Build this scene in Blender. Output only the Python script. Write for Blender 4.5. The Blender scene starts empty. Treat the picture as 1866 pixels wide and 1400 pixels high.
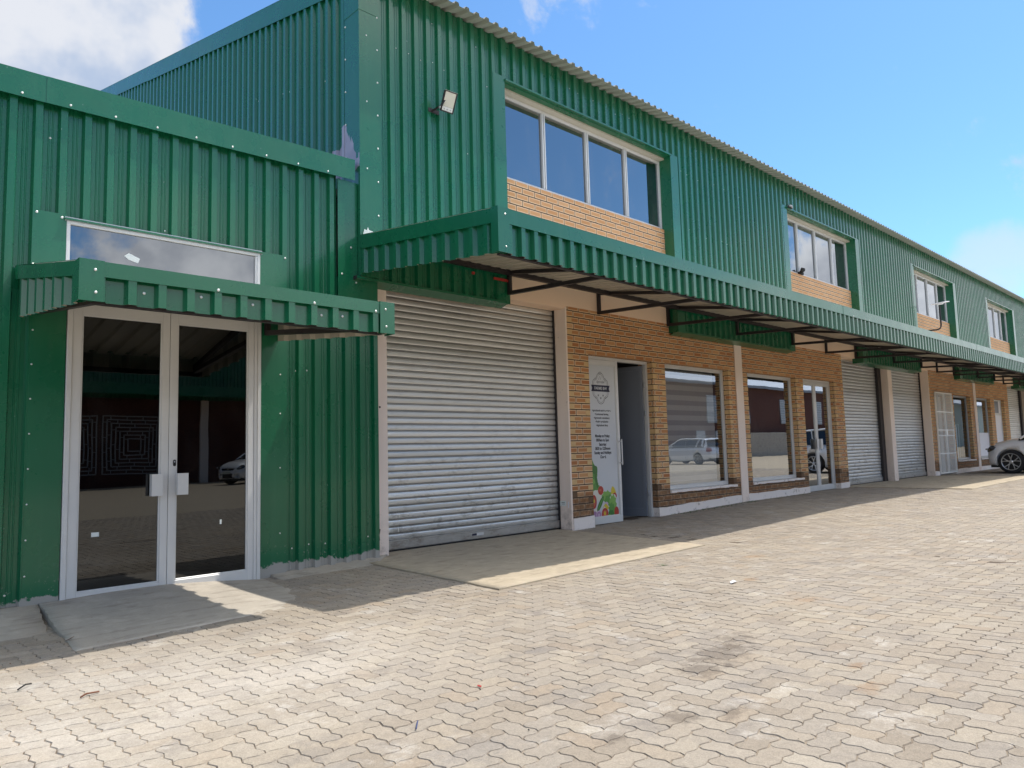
import bpy, bmesh, math, random
import numpy as np
from mathutils import Vector, Matrix
random.seed(7)
C = bpy.context.scene.collection
PI = math.pi

# ------------------------------------------------------------------ node helpers
class NT:
    def __init__(s, tree): s.t = tree; s.n = tree.nodes; s.l = tree.links
    def add(s, typ, **kw):
        n = s.n.new(typ)
        for k, v in kw.items(): setattr(n, k, v)
        return n
    def put(s, sock, v):
        if v is None: return
        if hasattr(v, 'is_output'): s.l.new(v, sock)
        elif isinstance(v, (tuple, list)) and sock.type == 'RGBA' and len(v) == 3: sock.default_value = (*v, 1)
        else: sock.default_value = v
    def m(s, op, a, b=None, c=None, clamp=False):
        n = s.add('ShaderNodeMath', operation=op, use_clamp=clamp)
        s.put(n.inputs[0], a); s.put(n.inputs[1], b); s.put(n.inputs[2], c)
        return n.outputs[0]
    def v(s, op, a, b=None):
        n = s.add('ShaderNodeVectorMath', operation=op)
        s.put(n.inputs[0], a); s.put(n.inputs[1], b)
        return n.outputs['Value'] if op in ('DOT_PRODUCT', 'LENGTH') else n.outputs[0]
    def mix(s, f, a, b, mode='MIX'):
        n = s.add('ShaderNodeMix', data_type='RGBA', blend_type=mode)
        s.put(n.inputs[0], f); s.put(n.inputs[6], a); s.put(n.inputs[7], b)
        return n.outputs[2]
    def noise(s, vec, scale=5, detail=3, rough=.5, dist=0, out=0):
        n = s.add('ShaderNodeTexNoise')
        s.put(n.inputs['Vector'], vec); n.inputs['Scale'].default_value = scale
        n.inputs['Detail'].default_value = detail; n.inputs['Roughness'].default_value = rough
        n.inputs['Distortion'].default_value = dist
        return n.outputs[out]
    def mapr(s, v, a, b, c=0, d=1, smooth=True):
        n = s.add('ShaderNodeMapRange', interpolation_type='SMOOTHSTEP' if smooth else 'LINEAR')
        s.put(n.inputs[0], v)
        for i, x in enumerate((a, b, c, d)): s.put(n.inputs[i+1], x)
        return n.outputs[0]
    def ramp(s, f, stops, interp='LINEAR'):
        n = s.add('ShaderNodeValToRGB'); cr = n.color_ramp; cr.interpolation = interp
        while len(cr.elements) < len(stops): cr.elements.new(.5)
        for e, (p, c) in zip(cr.elements, stops): e.position = p; e.color = (*c, 1)
        s.put(n.inputs[0], f); return n.outputs[0]
    def sep(s, v):
        n = s.add('ShaderNodeSeparateXYZ'); s.put(n.inputs[0], v); return n.outputs
    def comb(s, x=0, y=0, z=0):
        n = s.add('ShaderNodeCombineXYZ')
        for i, q in enumerate((x, y, z)): s.put(n.inputs[i], q)
        return n.outputs[0]
    def bump(s, h, strength=.3, dist=.01, normal=None):
        n = s.add('ShaderNodeBump'); s.put(n.inputs['Height'], h)
        n.inputs['Strength'].default_value = strength; n.inputs['Distance'].default_value = dist
        s.put(n.inputs['Normal'], normal); return n.outputs[0]

def mat(name, base=(.5,.5,.5), rough=.6, metal=0., spec=.5, fn=None, coat=0.):
    m = bpy.data.materials.new(name); m.use_nodes = True
    t = NT(m.node_tree); p = m.node_tree.nodes['Principled BSDF']
    p.inputs['Base Color'].default_value = (*base, 1); p.inputs['Roughness'].default_value = rough
    p.inputs['Metallic'].default_value = metal; p.inputs['Specular IOR Level'].default_value = spec
    p.inputs['Coat Weight'].default_value = coat; p.inputs['Coat Roughness'].default_value = .10
    if fn: fn(t, p)
    return m
def pos(t): return t.add('ShaderNodeNewGeometry').outputs['Position']
def uvn(t): return t.add('ShaderNodeUVMap').outputs[0]

def weathered(base, var=.18, scale=2.5, bump=.15, fine=60):
    def fn(t, p):
        P = pos(t)
        n = t.noise(P, scale, 5, .6); f = t.noise(P, fine, 3, .6)
        k = t.m('ADD', t.m('MULTIPLY', t.m('SUBTRACT', n, .5), var*2), 1)
        k = t.m('ADD', k, t.m('MULTIPLY', t.m('SUBTRACT', f, .5), var))
        col = t.v('SCALE', base); t.n[-1].inputs[3].default_value = 1
        t.l.new(k, t.n[-1].inputs[3])
        t.l.new(col, p.inputs['Base Color'])
        t.l.new(t.bump(f, bump, .004), p.inputs['Normal'])
    return fn

GREEN = (.011, .135, .070)
def green_fn(patch=False, splash=False):
    def fn(t, p):
        P = pos(t); xyz = t.sep(P)
        n = t.noise(P, .9, 3, .5); st = t.noise(t.v('MULTIPLY', P, (14, 14, .35)), 1, 4, .6)
        sid = t.m('FLOOR', t.m('DIVIDE', t.m('ADD', t.m('ADD', xyz[0], t.m('MULTIPLY', xyz[1], .37)), 20.1), .7024))
        wn = t.add('ShaderNodeTexWhiteNoise', noise_dimensions='1D'); t.put(wn.inputs['W'], sid)
        n = t.m('ADD', t.m('MULTIPLY', n, .55), t.m('MULTIPLY', wn.outputs['Value'], .45))
        col = t.mix(n, (.0035, .105, .044), (.0060, .135, .060))
        fd = t.noise(t.v('MULTIPLY', P, (5, 5, .9)), 1, 5, .65)
        col = t.mix(t.m('MULTIPLY', t.mapr(fd, .50, .74), .10), col, (.05, .19, .11))
        col = t.mix(t.m('MULTIPLY', t.mapr(st, .52, .78), .10), col, (.08, .22, .15))
        sc = t.noise(t.v('MULTIPLY', P, (1, 1, .6)), 38, 2, .5)
        col = t.mix(t.m('MULTIPLY', t.mapr(sc, .77, .80), .4), col, (.45, .55, .5))
        r = t.m('ADD', .16, t.m('MULTIPLY', t.noise(P, 3.1, 4, .6), .26))
        if splash:
            nz = t.noise(P, 26, 5, .65); nl = t.noise(P, 5, 2, .5)
            h = t.m('ADD', xyz[2], t.m('MULTIPLY', nl, -.16))
            h = t.m('ADD', h, t.m('MULTIPLY', t.m('SUBTRACT', nz, .5), -.12))
            k = t.mapr(h, .0, .015, 1, 0)
            sp = t.m('MULTIPLY', t.mapr(nz, .60, .66), t.mapr(xyz[2], .08, .40, 1, 0))
            k = t.m('MAXIMUM', k, t.m('MULTIPLY', sp, .45))
            col = t.mix(k, col, (.33, .32, .29)); r = t.m('ADD', r, t.m('MULTIPLY', k, .5))
        if patch:   # torn sealant smear where the low roof meets the gable
            y = xyz[1]; jag = t.m('MULTIPLY', t.m('SUBTRACT', t.noise(t.comb(0, t.m('SNAP', t.m('ADD', y, .013), .047), 0), 9, 1), .5), .42)
            top = t.m('ADD', t.m('MULTIPLY', t.mapr(y, -.12, .13, 0, 1), .40), 4.36)
            top = t.m('SUBTRACT', top, t.m('MULTIPLY', t.mapr(y, .15, .30, 0, 1), .22))
            top = t.m('ADD', top, jag)
            k = t.m('MULTIPLY', t.m('LESS_THAN', xyz[2], top), t.m('LESS_THAN', y, .54)); k = t.m('MULTIPLY', k, t.m('GREATER_THAN', xyz[2], t.m('ADD', 4.14, t.m('MULTIPLY', t.noise(P, 14, 2), .12))))
            k = t.m('MULTIPLY', k, t.m('GREATER_THAN', y, -.175)); k = t.m('MULTIPLY', k, t.m('LESS_THAN', xyz[0], .0))
            col = t.mix(k, col, t.mix(t.noise(P, 7, 2), (.26, .24, .31), (.42, .39, .46))); r = t.m('ADD', r, t.m('MULTIPLY', k, .4))
        t.l.new(col, p.inputs['Base Color']); t.l.new(r, p.inputs['Roughness'])
        w = t.noise(t.v('MULTIPLY', P, (1, 1, .5)), 3.2, 2, .5)
        t.l.new(t.bump(w, .09, .02), p.inputs['Normal'])
    return fn
M = {}
M['green'] = mat('green_paint', GREEN, .35, 0, .5, green_fn(), .45)
M['green_low'] = mat('green_paint_low', GREEN, .35, 0, .45, green_fn(splash=True), .35)
M['green_gable'] = mat('green_paint_gable', GREEN, .35, 0, .6, green_fn(patch=True), .5)
M['beige_back'] = mat('sheet_backing', (.50,.46,.38), .45, 0, .4, weathered((.50,.46,.38), .12, 2, .05))
M['roof'] = mat('galvanised_roof', (.42,.42,.38), .45, .25, .5, weathered((.42,.42,.37), .12, 1.5, .05))
M['canopy_top'] = mat('bright_galvanised_sheet', (.72,.72,.70), .35, .15, .5, weathered((.72,.72,.70), .08, 1.5, .05))
M['screw'] = mat('screw_cap', (.75,.76,.72), .35, .4)
M['steel_black'] = mat('black_steel', (.022,.018,.020), .5, 0, .5)
M['red_primer'] = mat('red_primer', (.40,.03,.02), .6)
def alu(t, p):
    P = pos(t); n = t.noise(P, 4, 4, .6); f = t.noise(t.v('MULTIPLY', P, (60, 60, 4)), 1, 3)
    t.l.new(t.mix(n, (.58,.58,.57), (.70,.70,.68)), p.inputs['Base Color'])
    t.l.new(t.bump(f, .05, .002), p.inputs['Normal'])
M['alu'] = mat('white_aluminium', (.66,.66,.65), .38, .1, .5, alu)
M['alu_grey'] = mat('grey_aluminium', (.42,.44,.46), .35, .4, .5)
M['rubber'] = mat('black_rubber', (.015,.015,.015), .75)
M['white'] = mat('white_film', (.80,.80,.84), .5)
M['white_gate'] = mat('white_gate_paint', (.92,.91,.87), .45); M['screen'] = mat('pale_screen_paint', (.40,.40,.38), .6); M['pale_wall'] = mat('pale_wall', (.40,.45,.41), .8)
M['paper'] = mat('paper', (.72,.76,.72), .7)
M['navy'] = mat('navy_ink', (.010,.012,.040), .6)
M['ink'] = mat('black_ink', (.03,.03,.035), .6)
M['poster'] = mat('poster_vinyl', (.56,.58,.60), .35, 0, .5)
M['slate'] = mat('slate_panel', (.17,.19,.225), .35, 0, .6)
M['room'] = mat('room_wall', (.22,.21,.19), .9)
M['curtain'] = mat('grey_curtain', (.62,.62,.60), .9)
M['blind'] = mat('blind_fabric', (.72,.71,.68), .9)
M['blind_dark'] = mat('blind_sheer', (.50,.50,.50), .9)

def plaster(t, p):
    P = pos(t); z = t.sep(P)[2]
    n = t.noise(P, 1.6, 5, .6); f = t.noise(P, 45, 4, .65); d = t.noise(P, 7, 4, .7)
    col = t.mix(n, (.82,.68,.58), (.88,.76,.67))
    k = t.m('MULTIPLY', t.mapr(z, 0, .5, 1, 0), t.mapr(d, .45, .7))
    col = t.mix(t.m('MULTIPLY', k, .55), col, (.25,.19,.15))
    col = t.mix(t.m('MULTIPLY', t.mapr(t.noise(P, 19, 2), .72, .76), .35), col, (.3,.24,.2))
    t.l.new(col, p.inputs['Base Color']); t.l.new(t.bump(f, .25, .004), p.inputs['Normal'])
M['plaster'] = mat('painted_plaster', (.6,.46,.38), .85, 0, .3, plaster)
M['plaster_peach'] = mat('peach_plaster', (.8,.6,.46), .85, 0, .3, weathered((.88,.66,.49), .06, 1.4, .2, 40))
def plinth(t, p):
    P = pos(t); f = t.noise(P, 30, 5, .65); d = t.noise(P, 9, 4, .7)
    col = t.mix(t.mapr(d, .56, .72), (.84,.76,.70), (.40,.33,.28))
    t.l.new(col, p.inputs['Base Color']); t.l.new(t.bump(f, .5, .008), p.inputs['Normal'])
M['plinth'] = mat('plinth_paint', (.7,.6,.55), .85, 0, .3, plinth)

def brick(dark=False, pale=False):
    def fn(t, p):
        U = t.sep(uvn(t)); W, H = .2375, .0875
        P = pos(t); z = t.sep(P)[2]
        vv = t.m('DIVIDE', U[1], H); row = t.m('FLOOR', vv)
        uu = t.m('ADD', t.m('DIVIDE', U[0], W), t.m('MULTIPLY', t.m('FLOORED_MODULO', row, 2), .5))
        colu = t.m('FLOOR', uu)
        fu = t.m('MULTIPLY', t.m('FRACT', uu), W); fv = t.m('MULTIPLY', t.m('FRACT', vv), H)
        d = t.m('MINIMUM', t.m('MINIMUM', fu, t.m('SUBTRACT', W, fu)), t.m('MINIMUM', fv, t.m('SUBTRACT', H, fv)))
        dv = t.m('MINIMUM', fv, t.m('SUBTRACT', H, fv))
        wob = t.m('MULTIPLY', t.m('SUBTRACT', t.noise(P, 50, 2), .5), .004)
        dd = t.m('ADD', d, wob)
        bedm = t.mapr(t.m('ADD', dv, wob), .0056, .0084, 1, 0)
        mort = t.m('MAXIMUM', bedm, t.mapr(dd, .0052, .0080, 1, 0))
        rim = t.mapr(dd, .011, .025, 1, 0)
        wn = t.add('ShaderNodeTexWhiteNoise', noise_dimensions='2D'); t.put(wn.inputs['Vector'], t.comb(colu, row, 0))
        r = wn.outputs['Value']
        if dark:
            face = t.ramp(r, [(0, (.13,.052,.034)), (.5, (.10,.042,.029)), (1, (.15,.062,.042))])
            edge = (.14,.055,.045)
        elif pale:  # same brick lightened: brightness of the lit spandrels put into the colour
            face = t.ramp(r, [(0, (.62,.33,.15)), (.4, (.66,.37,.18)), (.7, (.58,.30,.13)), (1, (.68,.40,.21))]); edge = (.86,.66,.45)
        else:
            face = t.ramp(r, [(0, (.50,.225,.085)), (.22, (.58,.295,.125)), (.42, (.42,.165,.062)), (.62, (.62,.345,.155)), (.85, (.52,.225,.09)), (1, (.64,.39,.20))])
            edge = (.84,.64,.42)
        sp = t.noise(P, 130, 3, .7); face = t.mix(t.m('MULTIPLY', t.mapr(sp, .45, .75), .35), face, (.28,.12,.05) if not dark else (.1,.03,.02))
        face = t.mix(t.m('MULTIPLY', rim, .82), face, edge)
        bn = t.noise(P, .7, 3); face = t.mix(t.m('MULTIPLY', t.mapr(bn, .3, .7), .18), face, (.36,.16,.07) if not dark else (.1,.03,.02))
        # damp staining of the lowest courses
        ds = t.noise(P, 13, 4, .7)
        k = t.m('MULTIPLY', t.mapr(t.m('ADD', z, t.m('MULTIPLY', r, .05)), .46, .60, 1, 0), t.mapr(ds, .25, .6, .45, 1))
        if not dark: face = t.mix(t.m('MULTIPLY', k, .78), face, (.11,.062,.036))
        mc = t.mix(bedm, (.19,.12,.075) if not dark else (.2,.1,.08), (.060,.040,.030) if not dark else (.07,.05,.05))
        col = t.mix(mort, face, mc)
        t.l.new(col, p.inputs['Base Color'])
        hgt = t.m('ADD', t.m('SUBTRACT', 1, mort), t.m('MULTIPLY', sp, .25))
        t.l.new(t.bump(hgt, .7, .008), p.inputs['Normal'])
    return fn
M['brick'] = mat('face_brick', (.5,.25,.1), .85, 0, .25, brick())
M['brick_lit'] = mat('lit_face_brick', (.6,.35,.15), .85, 0, .25, brick(pale=True))
M['brick_dark'] = mat('red_brick', (.2,.06,.04), .9, 0, .2, brick(True))

def shutter_fn(t, p):
    P = pos(t); xyz = t.sep(P)
    row = t.m('FLOOR', t.m('DIVIDE', t.m('SUBTRACT', xyz[2], .13), .0777))
    wn = t.add('ShaderNodeTexWhiteNoise', noise_dimensions='1D'); t.put(wn.inputs['W'], row)
    n = t.noise(t.v('MULTIPLY', P, (.7, 1, 14)), 2, 4, .6)
    k = t.m('ADD', t.m('MULTIPLY', wn.outputs['Value'], .5), t.m('MULTIPLY', n, .5))
    sp = t.mapr(t.noise(P, 24, 4, .7), .66, .72)
    sp = t.m('MULTIPLY', sp, t.mapr(xyz[2], .3, .9, 1, 0))
    base_col = t.mix(k, (.52,.53,.52), (.78,.78,.76))
    gr = t.noise(t.v('MULTIPLY', P, (2.2, 1, 5)), 2.4, 6, .7)
    base_col = t.mix(t.m('MULTIPLY', t.mapr(gr, .50, .68), t.mapr(xyz[2], .1, 1.6, .55, .12)), base_col, (.20,.18,.155))
    base_col = t.mix(t.m('MULTIPLY', t.mapr(xyz[2], .06, .26, 1, 0), t.m('MULTIPLY', gr, .9)), base_col, (.24,.20,.155))
    sx = t.m('MULTIPLY', t.mapr(xyz[0], .42, .47), t.mapr(xyz[0], .72, .80, 1, 0)); sz = t.m('MULTIPLY', t.mapr(xyz[2], .18, .24), t.mapr(xyz[2], .44, .52, 1, 0))
    scf = t.mapr(t.noise(t.v('MULTIPLY', P, (34, 1, 8)), 1, 4, .8), .56, .62)
    base_col = t.mix(t.m('MULTIPLY', t.m('MULTIPLY', sx, sz), scf), base_col, (.85,.85,.82))
    base_col = t.mix(t.m('MULTIPLY', t.mapr(t.noise(P, 31, 3), .74, .78), .6), base_col, (.75,.75,.72))
    t.l.new(t.m('ADD', t.m('ADD', .36, t.m('MULTIPLY', n, .16)), t.m('MULTIPLY', sp, .3)), p.inputs['Roughness'])
    t.l.new(base_col, p.inputs['Base Color'])
    t.l.new(t.bump(t.noise(t.v('MULTIPLY', P, (1, 1, 3)), 3, 3), .25, .012), p.inputs['Normal'])
M['slat_groove'] = mat('shaded_slat_groove', (.16,.15,.14), .6, .4, .4)  # dark colour stands in for shade inside the slat grooves
M['shutter'] = mat('galvanised_slats', (.6,.6,.58), .4, .75, .5, shutter_fn)

def glass(name, refl, tint, rough=.004, dust=.05):
    m = bpy.data.materials.new(name); m.use_nodes = True; t = NT(m.node_tree); t.n.clear()
    o = t.add('ShaderNodeOutputMaterial'); g = t.add('ShaderNodeBsdfGlossy'); tr = t.add('ShaderNodeBsdfTransparent'); mx = t.add('ShaderNodeMixShader')
    g.inputs['Roughness'].default_value = rough; g.inputs['Color'].default_value = (.92,.96,1,1)
    w = t.noise(pos(t), 1.3, 2); t.l.new(t.bump(w, .06, .01), g.inputs['Normal'])
    tr.inputs['Color'].default_value = (*tint, 1)
    fr = t.add('ShaderNodeFresnel'); fr.inputs[0].default_value = 1.45
    t.l.new(t.m('ADD', refl, t.m('MULTIPLY', fr.outputs[0], 1-refl), clamp=True), mx.inputs[0])
    t.l.new(tr.outputs[0], mx.inputs[1]); t.l.new(g.outputs[0], mx.inputs[2])
    df = t.add('ShaderNodeBsdfDiffuse'); df.inputs[0].default_value = (.5,.5,.48,1); m2 = t.add('ShaderNodeMixShader')
    P = pos(t); sm = t.noise(t.v('MULTIPLY', P, (1, 1, .45)), 3.5, 5, .65); fs = t.mapr(t.noise(P, 85, 3, .7), .66, .75)
    t.l.new(t.m('ADD', t.m('MULTIPLY', t.mapr(sm, .45, .75), dust), t.m('MULTIPLY', fs, dust*.5)), m2.inputs[0])
    t.l.new(mx.outputs[0], m2.inputs[1]); t.l.new(df.outputs[0], m2.inputs[2]); t.l.new(m2.outputs[0], o.inputs[0])
    return m
M['glass'] = glass('reflective_glass', .38, (.42,.46,.48))
M['glass_up'] = glass('upper_tinted_glass', .26, (.16,.17,.19))
M['glass_dark'] = glass('dark_tinted_glass', .045, (.05,.05,.055), dust=.012)
M['glass_soft'] = glass('soft_reflective_glass', .26, (.86,.88,.88)); M['glass_mid'] = glass('transom_glass', .20, (.10,.11,.12))
M['glass_clear'] = glass('clear_glass', .03, (.85,.92,.90))

# ground -----------------------------------------------------------------------
def paver_fn(t, p):
    P = pos(t); xyz = t.sep(P)
    at = t.add('ShaderNodeAttribute', attribute_name='rnd').outputs['Fac']
    big = t.noise(P, .42, 4, .6); mid = t.noise(P, 2.1, 4, .6); fin = t.noise(P, 130, 4, .75); gr = t.noise(P, 420, 2, .6)
    col = t.ramp(at, [(0, (.275,.23,.18)), (.3, (.33,.28,.222)), (.6, (.295,.255,.21)), (.85, (.345,.295,.232)), (1, (.31,.25,.188))])
    col = t.mix(t.m('MULTIPLY', t.m('GREATER_THAN', t.m('FRACT', t.m('MULTIPLY', at, 17.3)), .93), .28), col, (.22,.185,.155))
    col = t.mix(t.m('MULTIPLY', t.m('GREATER_THAN', t.m('FRACT', t.m('MULTIPLY', at, 31.7)), .93), .20), col, (.46,.41,.345))
    col = t.mix(t.m('MULTIPLY', t.mapr(big, .45, .68), .30), col, (.40,.335,.245))
    # white lime bloom left foreground and patches
    bl = t.noise(P, 1.1, 5, .65)
    dx = t.m('ADD', xyz[0], 3.1); dy = t.m('ADD', xyz[1], 2.9)
    rr = t.m('SQRT', t.m('ADD', t.m('MULTIPLY', t.m('MULTIPLY', dx, dx), .35), t.m('MULTIPLY', dy, dy)))
    kk = t.m('ADD', t.mapr(rr, .3, 1.5, .5, 0), t.mapr(bl, .62, .80, 0, .35))
    kk = t.m('MULTIPLY', kk, t.mapr(mid, .3, .7, .35, 1))
    col = t.mix(kk, col, (.56,.51,.45))
    # oil and rust stains: named blots
    for (x, y, r, c) in ((-.62,-4.62,.30,0),(-.95,-4.70,.20,0),(-.35,-4.55,.22,0),(-1.55,-4.98,.13,0),(-1.38,-5.10,.10,0),(-1.9,-4.9,.10,0),(-.72,-5.42,.13,1),(-.42,-5.25,.08,1),(-2.35,-4.55,.28,2),(-2.9,-4.3,.22,2),(-2.1,-5.3,.2,0),(1.4,-3.7,.12,1),(-1.2,-3.8,.12,2),(-.25,-3.7,.15,2),(.9,-4.4,.14,1),(2.6,-3.1,.16,1),(-2.55,-5.15,.2,2)):
        ax = t.m('SUBTRACT', xyz[0], x); ay = t.m('MULTIPLY', t.m('SUBTRACT', xyz[1], y), 1.5)
        q = t.m('SQRT', t.m('ADD', t.m('MULTIPLY', ax, ax), t.m('MULTIPLY', ay, ay)))
        q = t.m('ADD', q, t.m('MULTIPLY', t.m('SUBTRACT', mid2 if False else t.noise(P, 11, 6, .75), .5), r*3.4))
        col = t.mix(t.mapr(q, r*.25, r*.95, (.55, .45, .26)[c], 0), col, ((.12,.095,.075), (.27,.155,.075), (.20,.19,.185))[c])
    ey = t.noise(P, 3.3, 5, .7); col = t.mix(t.m('MULTIPLY', t.mapr(ey, .52, .68), .42), col, (.19,.17,.155))
    wh = t.noise(P, 2.6, 6, .72); col = t.mix(t.m('MULTIPLY', t.mapr(wh, .56, .70), .38), col, (.58,.54,.49))
    k = t.m('ADD', .28, t.m('MULTIPLY', t.m('ADD', t.m('MULTIPLY', fin, .55), t.m('MULTIPLY', t.noise(P, 30, 6, .8), .45)), 1.46))
    n = t.add('ShaderNodeVectorMath', operation='SCALE'); t.put(n.inputs[0], col); t.l.new(k, n.inputs[3])
    col = t.mix(t.m('MULTIPLY', t.mapr(gr, .62, .7), .25), n.outputs[0], (.16,.13,.11))
    t.l.new(col, p.inputs['Base Color'])
    h = t.m('ADD', t.m('MULTIPLY', fin, .6), t.m('MULTIPLY', t.noise(P, 28, 3), .8))
    t.l.new(t.bump(h, .8, .007), p.inputs['Normal'])
M['paver'] = mat('concrete_paver', (.45,.4,.33), .9, 0, .2, paver_fn)
def sand_fn(t, p):
    P = pos(t); n = t.noise(P, 3, 5, .65); f = t.noise(P, 160, 3, .7)
    col = t.mix(t.mapr(t.noise(P, .9, 5, .6), .42, .58), (.115,.09,.07), t.mix(n, (.25,.20,.15), (.35,.295,.225)))
    # past the laid pavers the sheet itself carries the paved colour
    xyz = t.sep(P)
    far = t.m('MAXIMUM', t.m('GREATER_THAN', xyz[0], 25.9), t.m('LESS_THAN', xyz[1], -9.7))
    far = t.m('MAXIMUM', far, t.m('LESS_THAN', xyz[0], -8.9))
    br = t.add('ShaderNodeTexBrick'); t.put(br.inputs['Vector'], P); br.inputs['Scale'].default_value = 4.3
    br.inputs['Color1'].default_value = (.34,.29,.22,1); br.inputs['Color2'].default_value = (.39,.335,.26,1); br.inputs['Mortar'].default_value = (.3,.25,.2,1); br.inputs['Mortar Size'].default_value = .012
    col = t.mix(far, col, t.mix(t.m('MULTIPLY', t.noise(P, .5, 4), .5), br.outputs[0], (.42,.35,.25)))
    t.l.new(col, p.inputs['Base Color']); t.l.new(t.bump(f, .5, .006), p.inputs['Normal'])
M['sand'] = mat('joint_sand', (.25,.2,.15), .95, 0, .1, sand_fn)
def conc_fn(base, hi):
    def fn(t, p):
        P = pos(t); n = t.noise(P, 1.7, 6, .62); s = t.noise(t.v('MULTIPLY', P, (1, 3, 1)), 3.5, 5, .6); f = t.noise(P, 90, 4, .7)
        col = t.mix(n, base, hi)
        col = t.mix(t.m('MULTIPLY', t.mapr(s, .50, .70), .45), col, tuple(c*.48 for c in base))
        col = t.mix(t.m('MULTIPLY', t.mapr(t.noise(P, 5.5, 6, .7), .48, .66), .35), col, tuple(min(1, c*1.25) for c in hi))
        col = t.mix(t.m('MULTIPLY', t.mapr(t.noise(P, 12, 3), .70, .78), .4), col, (.22,.13,.08))
        k = t.m('ADD', .88, t.m('MULTIPLY', f, .24)); q = t.add('ShaderNodeVectorMath', operation='SCALE'); t.put(q.inputs[0], col); t.l.new(k, q.inputs[3])
        t.l.new(q.outputs[0], p.inputs['Base Color']); t.l.new(t.bump(t.m('ADD', f, t.noise(P, 14, 4)), .35, .008), p.inputs['Normal'])
    return fn
M['apron'] = mat('apron_concrete', (.5,.42,.3), .85, 0, .25, conc_fn((.37,.305,.22), (.47,.395,.29)))
M['ramp'] = mat('ramp_concrete', (.4,.36,.3), .9, 0, .2, conc_fn((.36,.315,.26), (.46,.41,.34)))

# ------------------------------------------------------------------ mesh helpers
class MB:
    def __init__(s): s.v = []; s.f = []; s.mi = []; s.mats = []; s.sm = []
    def slot(s, m):
        if m not in s.mats: s.mats.append(m)
        return s.mats.index(m)
    def add(s, vs, fs, m, smooth=False):
        b = len(s.v); s.v += [tuple(v) for v in vs]; k = s.slot(m)
        for f in fs: s.f.append(tuple(b+i for i in f)); s.mi.append(k); s.sm.append(smooth)
    def box(s, x0, x1, y0, y1, z0, z1, m):
        vs = [(x0,y0,z0),(x1,y0,z0),(x1,y1,z0),(x0,y1,z0),(x0,y0,z1),(x1,y0,z1),(x1,y1,z1),(x0,y1,z1)]
        s.add(vs, [(0,3,2,1),(4,5,6,7),(0,1,5,4),(1,2,6,5),(2,3,7,6),(3,0,4,7)], m)
    def quad(s, a, b, c, d, m): s.add([a,b,c,d], [(0,1,2,3)], m)
    def bar(s, a, b, w, h, m, up=(0,0,1)):   # rectangular bar a->b
        a, b = Vector(a), Vector(b); d = (b-a).normalized(); r = d.cross(Vector(up)).normalized(); u = r.cross(d)
        vs = []
        for q in (a, b):
            for i, j in ((-1,-1),(1,-1),(1,1),(-1,1)): vs.append(q + r*(i*w/2) + u*(j*h/2))
        s.add(vs, [(0,1,2,3)[::-1],(4,5,6,7),(0,1,5,4),(1,2,6,5),(2,3,7,6),(3,0,4,7)], m)
    def tube(s, pts, r, m, n=10):
        pts = [Vector(p) for p in pts]; vs = []; fs = []
        for i, p in enumerate(pts):
            d = (pts[min(i+1, len(pts)-1)] - pts[max(i-1, 0)]).normalized()
            a = Vector((0,0,1)) if abs(d.z) < .9 else Vector((1,0,0)); x = d.cross(a).normalized(); y = d.cross(x)
            for k in range(n): vs.append(p + x*(r*math.cos(2*PI*k/n)) + y*(r*math.sin(2*PI*k/n)))
        for i in range(len(pts)-1):
            for k in range(n): fs.append((i*n+k, i*n+(k+1)%n, (i+1)*n+(k+1)%n, (i+1)*n+k))
        fs.append(tuple(range(n))[::-1]); fs.append(tuple((len(pts)-1)*n+k for k in range(n)))
        s.add(vs, fs, m, True)
    def disc(s, c, nrm, r, h, m, n=8):       # little screw head
        c = Vector(c); nv = Vector(nrm).normalized(); a = Vector((0,0,1)) if abs(nv.z) < .9 else Vector((1,0,0))
        x = nv.cross(a).normalized(); y = nv.cross(x); vs = []
        for q, rr in ((0, r), (h*.5, r), (h, r*.5)):
            for k in range(n): vs.append(c + nv*q + x*(rr*math.cos(2*PI*k/n)) + y*(rr*math.sin(2*PI*k/n)))
        fs = [(i*n+k, i*n+(k+1)%n, (i+1)*n+(k+1)%n, (i+1)*n+k) for i in range(2) for k in range(n)]
        fs.append(tuple(2*n+k for k in range(n))); s.add(vs, fs, m)
    def build(s, name, parent=None, bevel=0, loc=None):
        me = bpy.data.meshes.new(name); me.from_pydata(s.v, [], s.f); me.validate(); me.update()
        for m in s.mats: me.materials.append(M[m] if isinstance(m, str) else m)
        if len(me.polygons) == len(s.mi):
            me.polygons.foreach_set('material_index', s.mi); me.polygons.foreach_set('use_smooth', s.sm)
        bm = bmesh.new(); bm.from_mesh(me); bmesh.ops.recalc_face_normals(bm, faces=bm.faces)
        if bevel: bmesh.ops.bevel(bm, geom=[e for e in bm.edges if len(e.link_faces) == 2 and e.calc_face_angle(0) > .8], offset=bevel, segments=1, affect='EDGES')
        uv = bm.loops.layers.uv.new('UVMap')
        for f in bm.faces:
            n = f.normal; ax = max(range(3), key=lambda i: abs(n[i]))
            for l in f.loops:
                c = l.vert.co
                l[uv].uv = (c.x, c.z) if ax == 1 else ((c.y*1.0+c.x, c.z) if ax == 0 else (c.x, c.y))
        bm.to_mesh(me); bm.free()
        o = bpy.data.objects.new(name, me); C.objects.link(o)
        if parent: par(o, parent)
        return o
def par(o, p):
    o.parent = p
    w = Matrix.Translation(p.location) if p.type == 'EMPTY' else (Matrix.Translation(p.parent.location) if p.parent and False else Matrix.Identity(4))
    o.matrix_parent_inverse = w.inverted()
def tag(o, label=None, cat=None, group=None, kind=None):
    if label: o['label'] = label
    if cat: o['category'] = cat
    if group: o['group'] = group
    if kind: o['kind'] = kind
    return o
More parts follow.
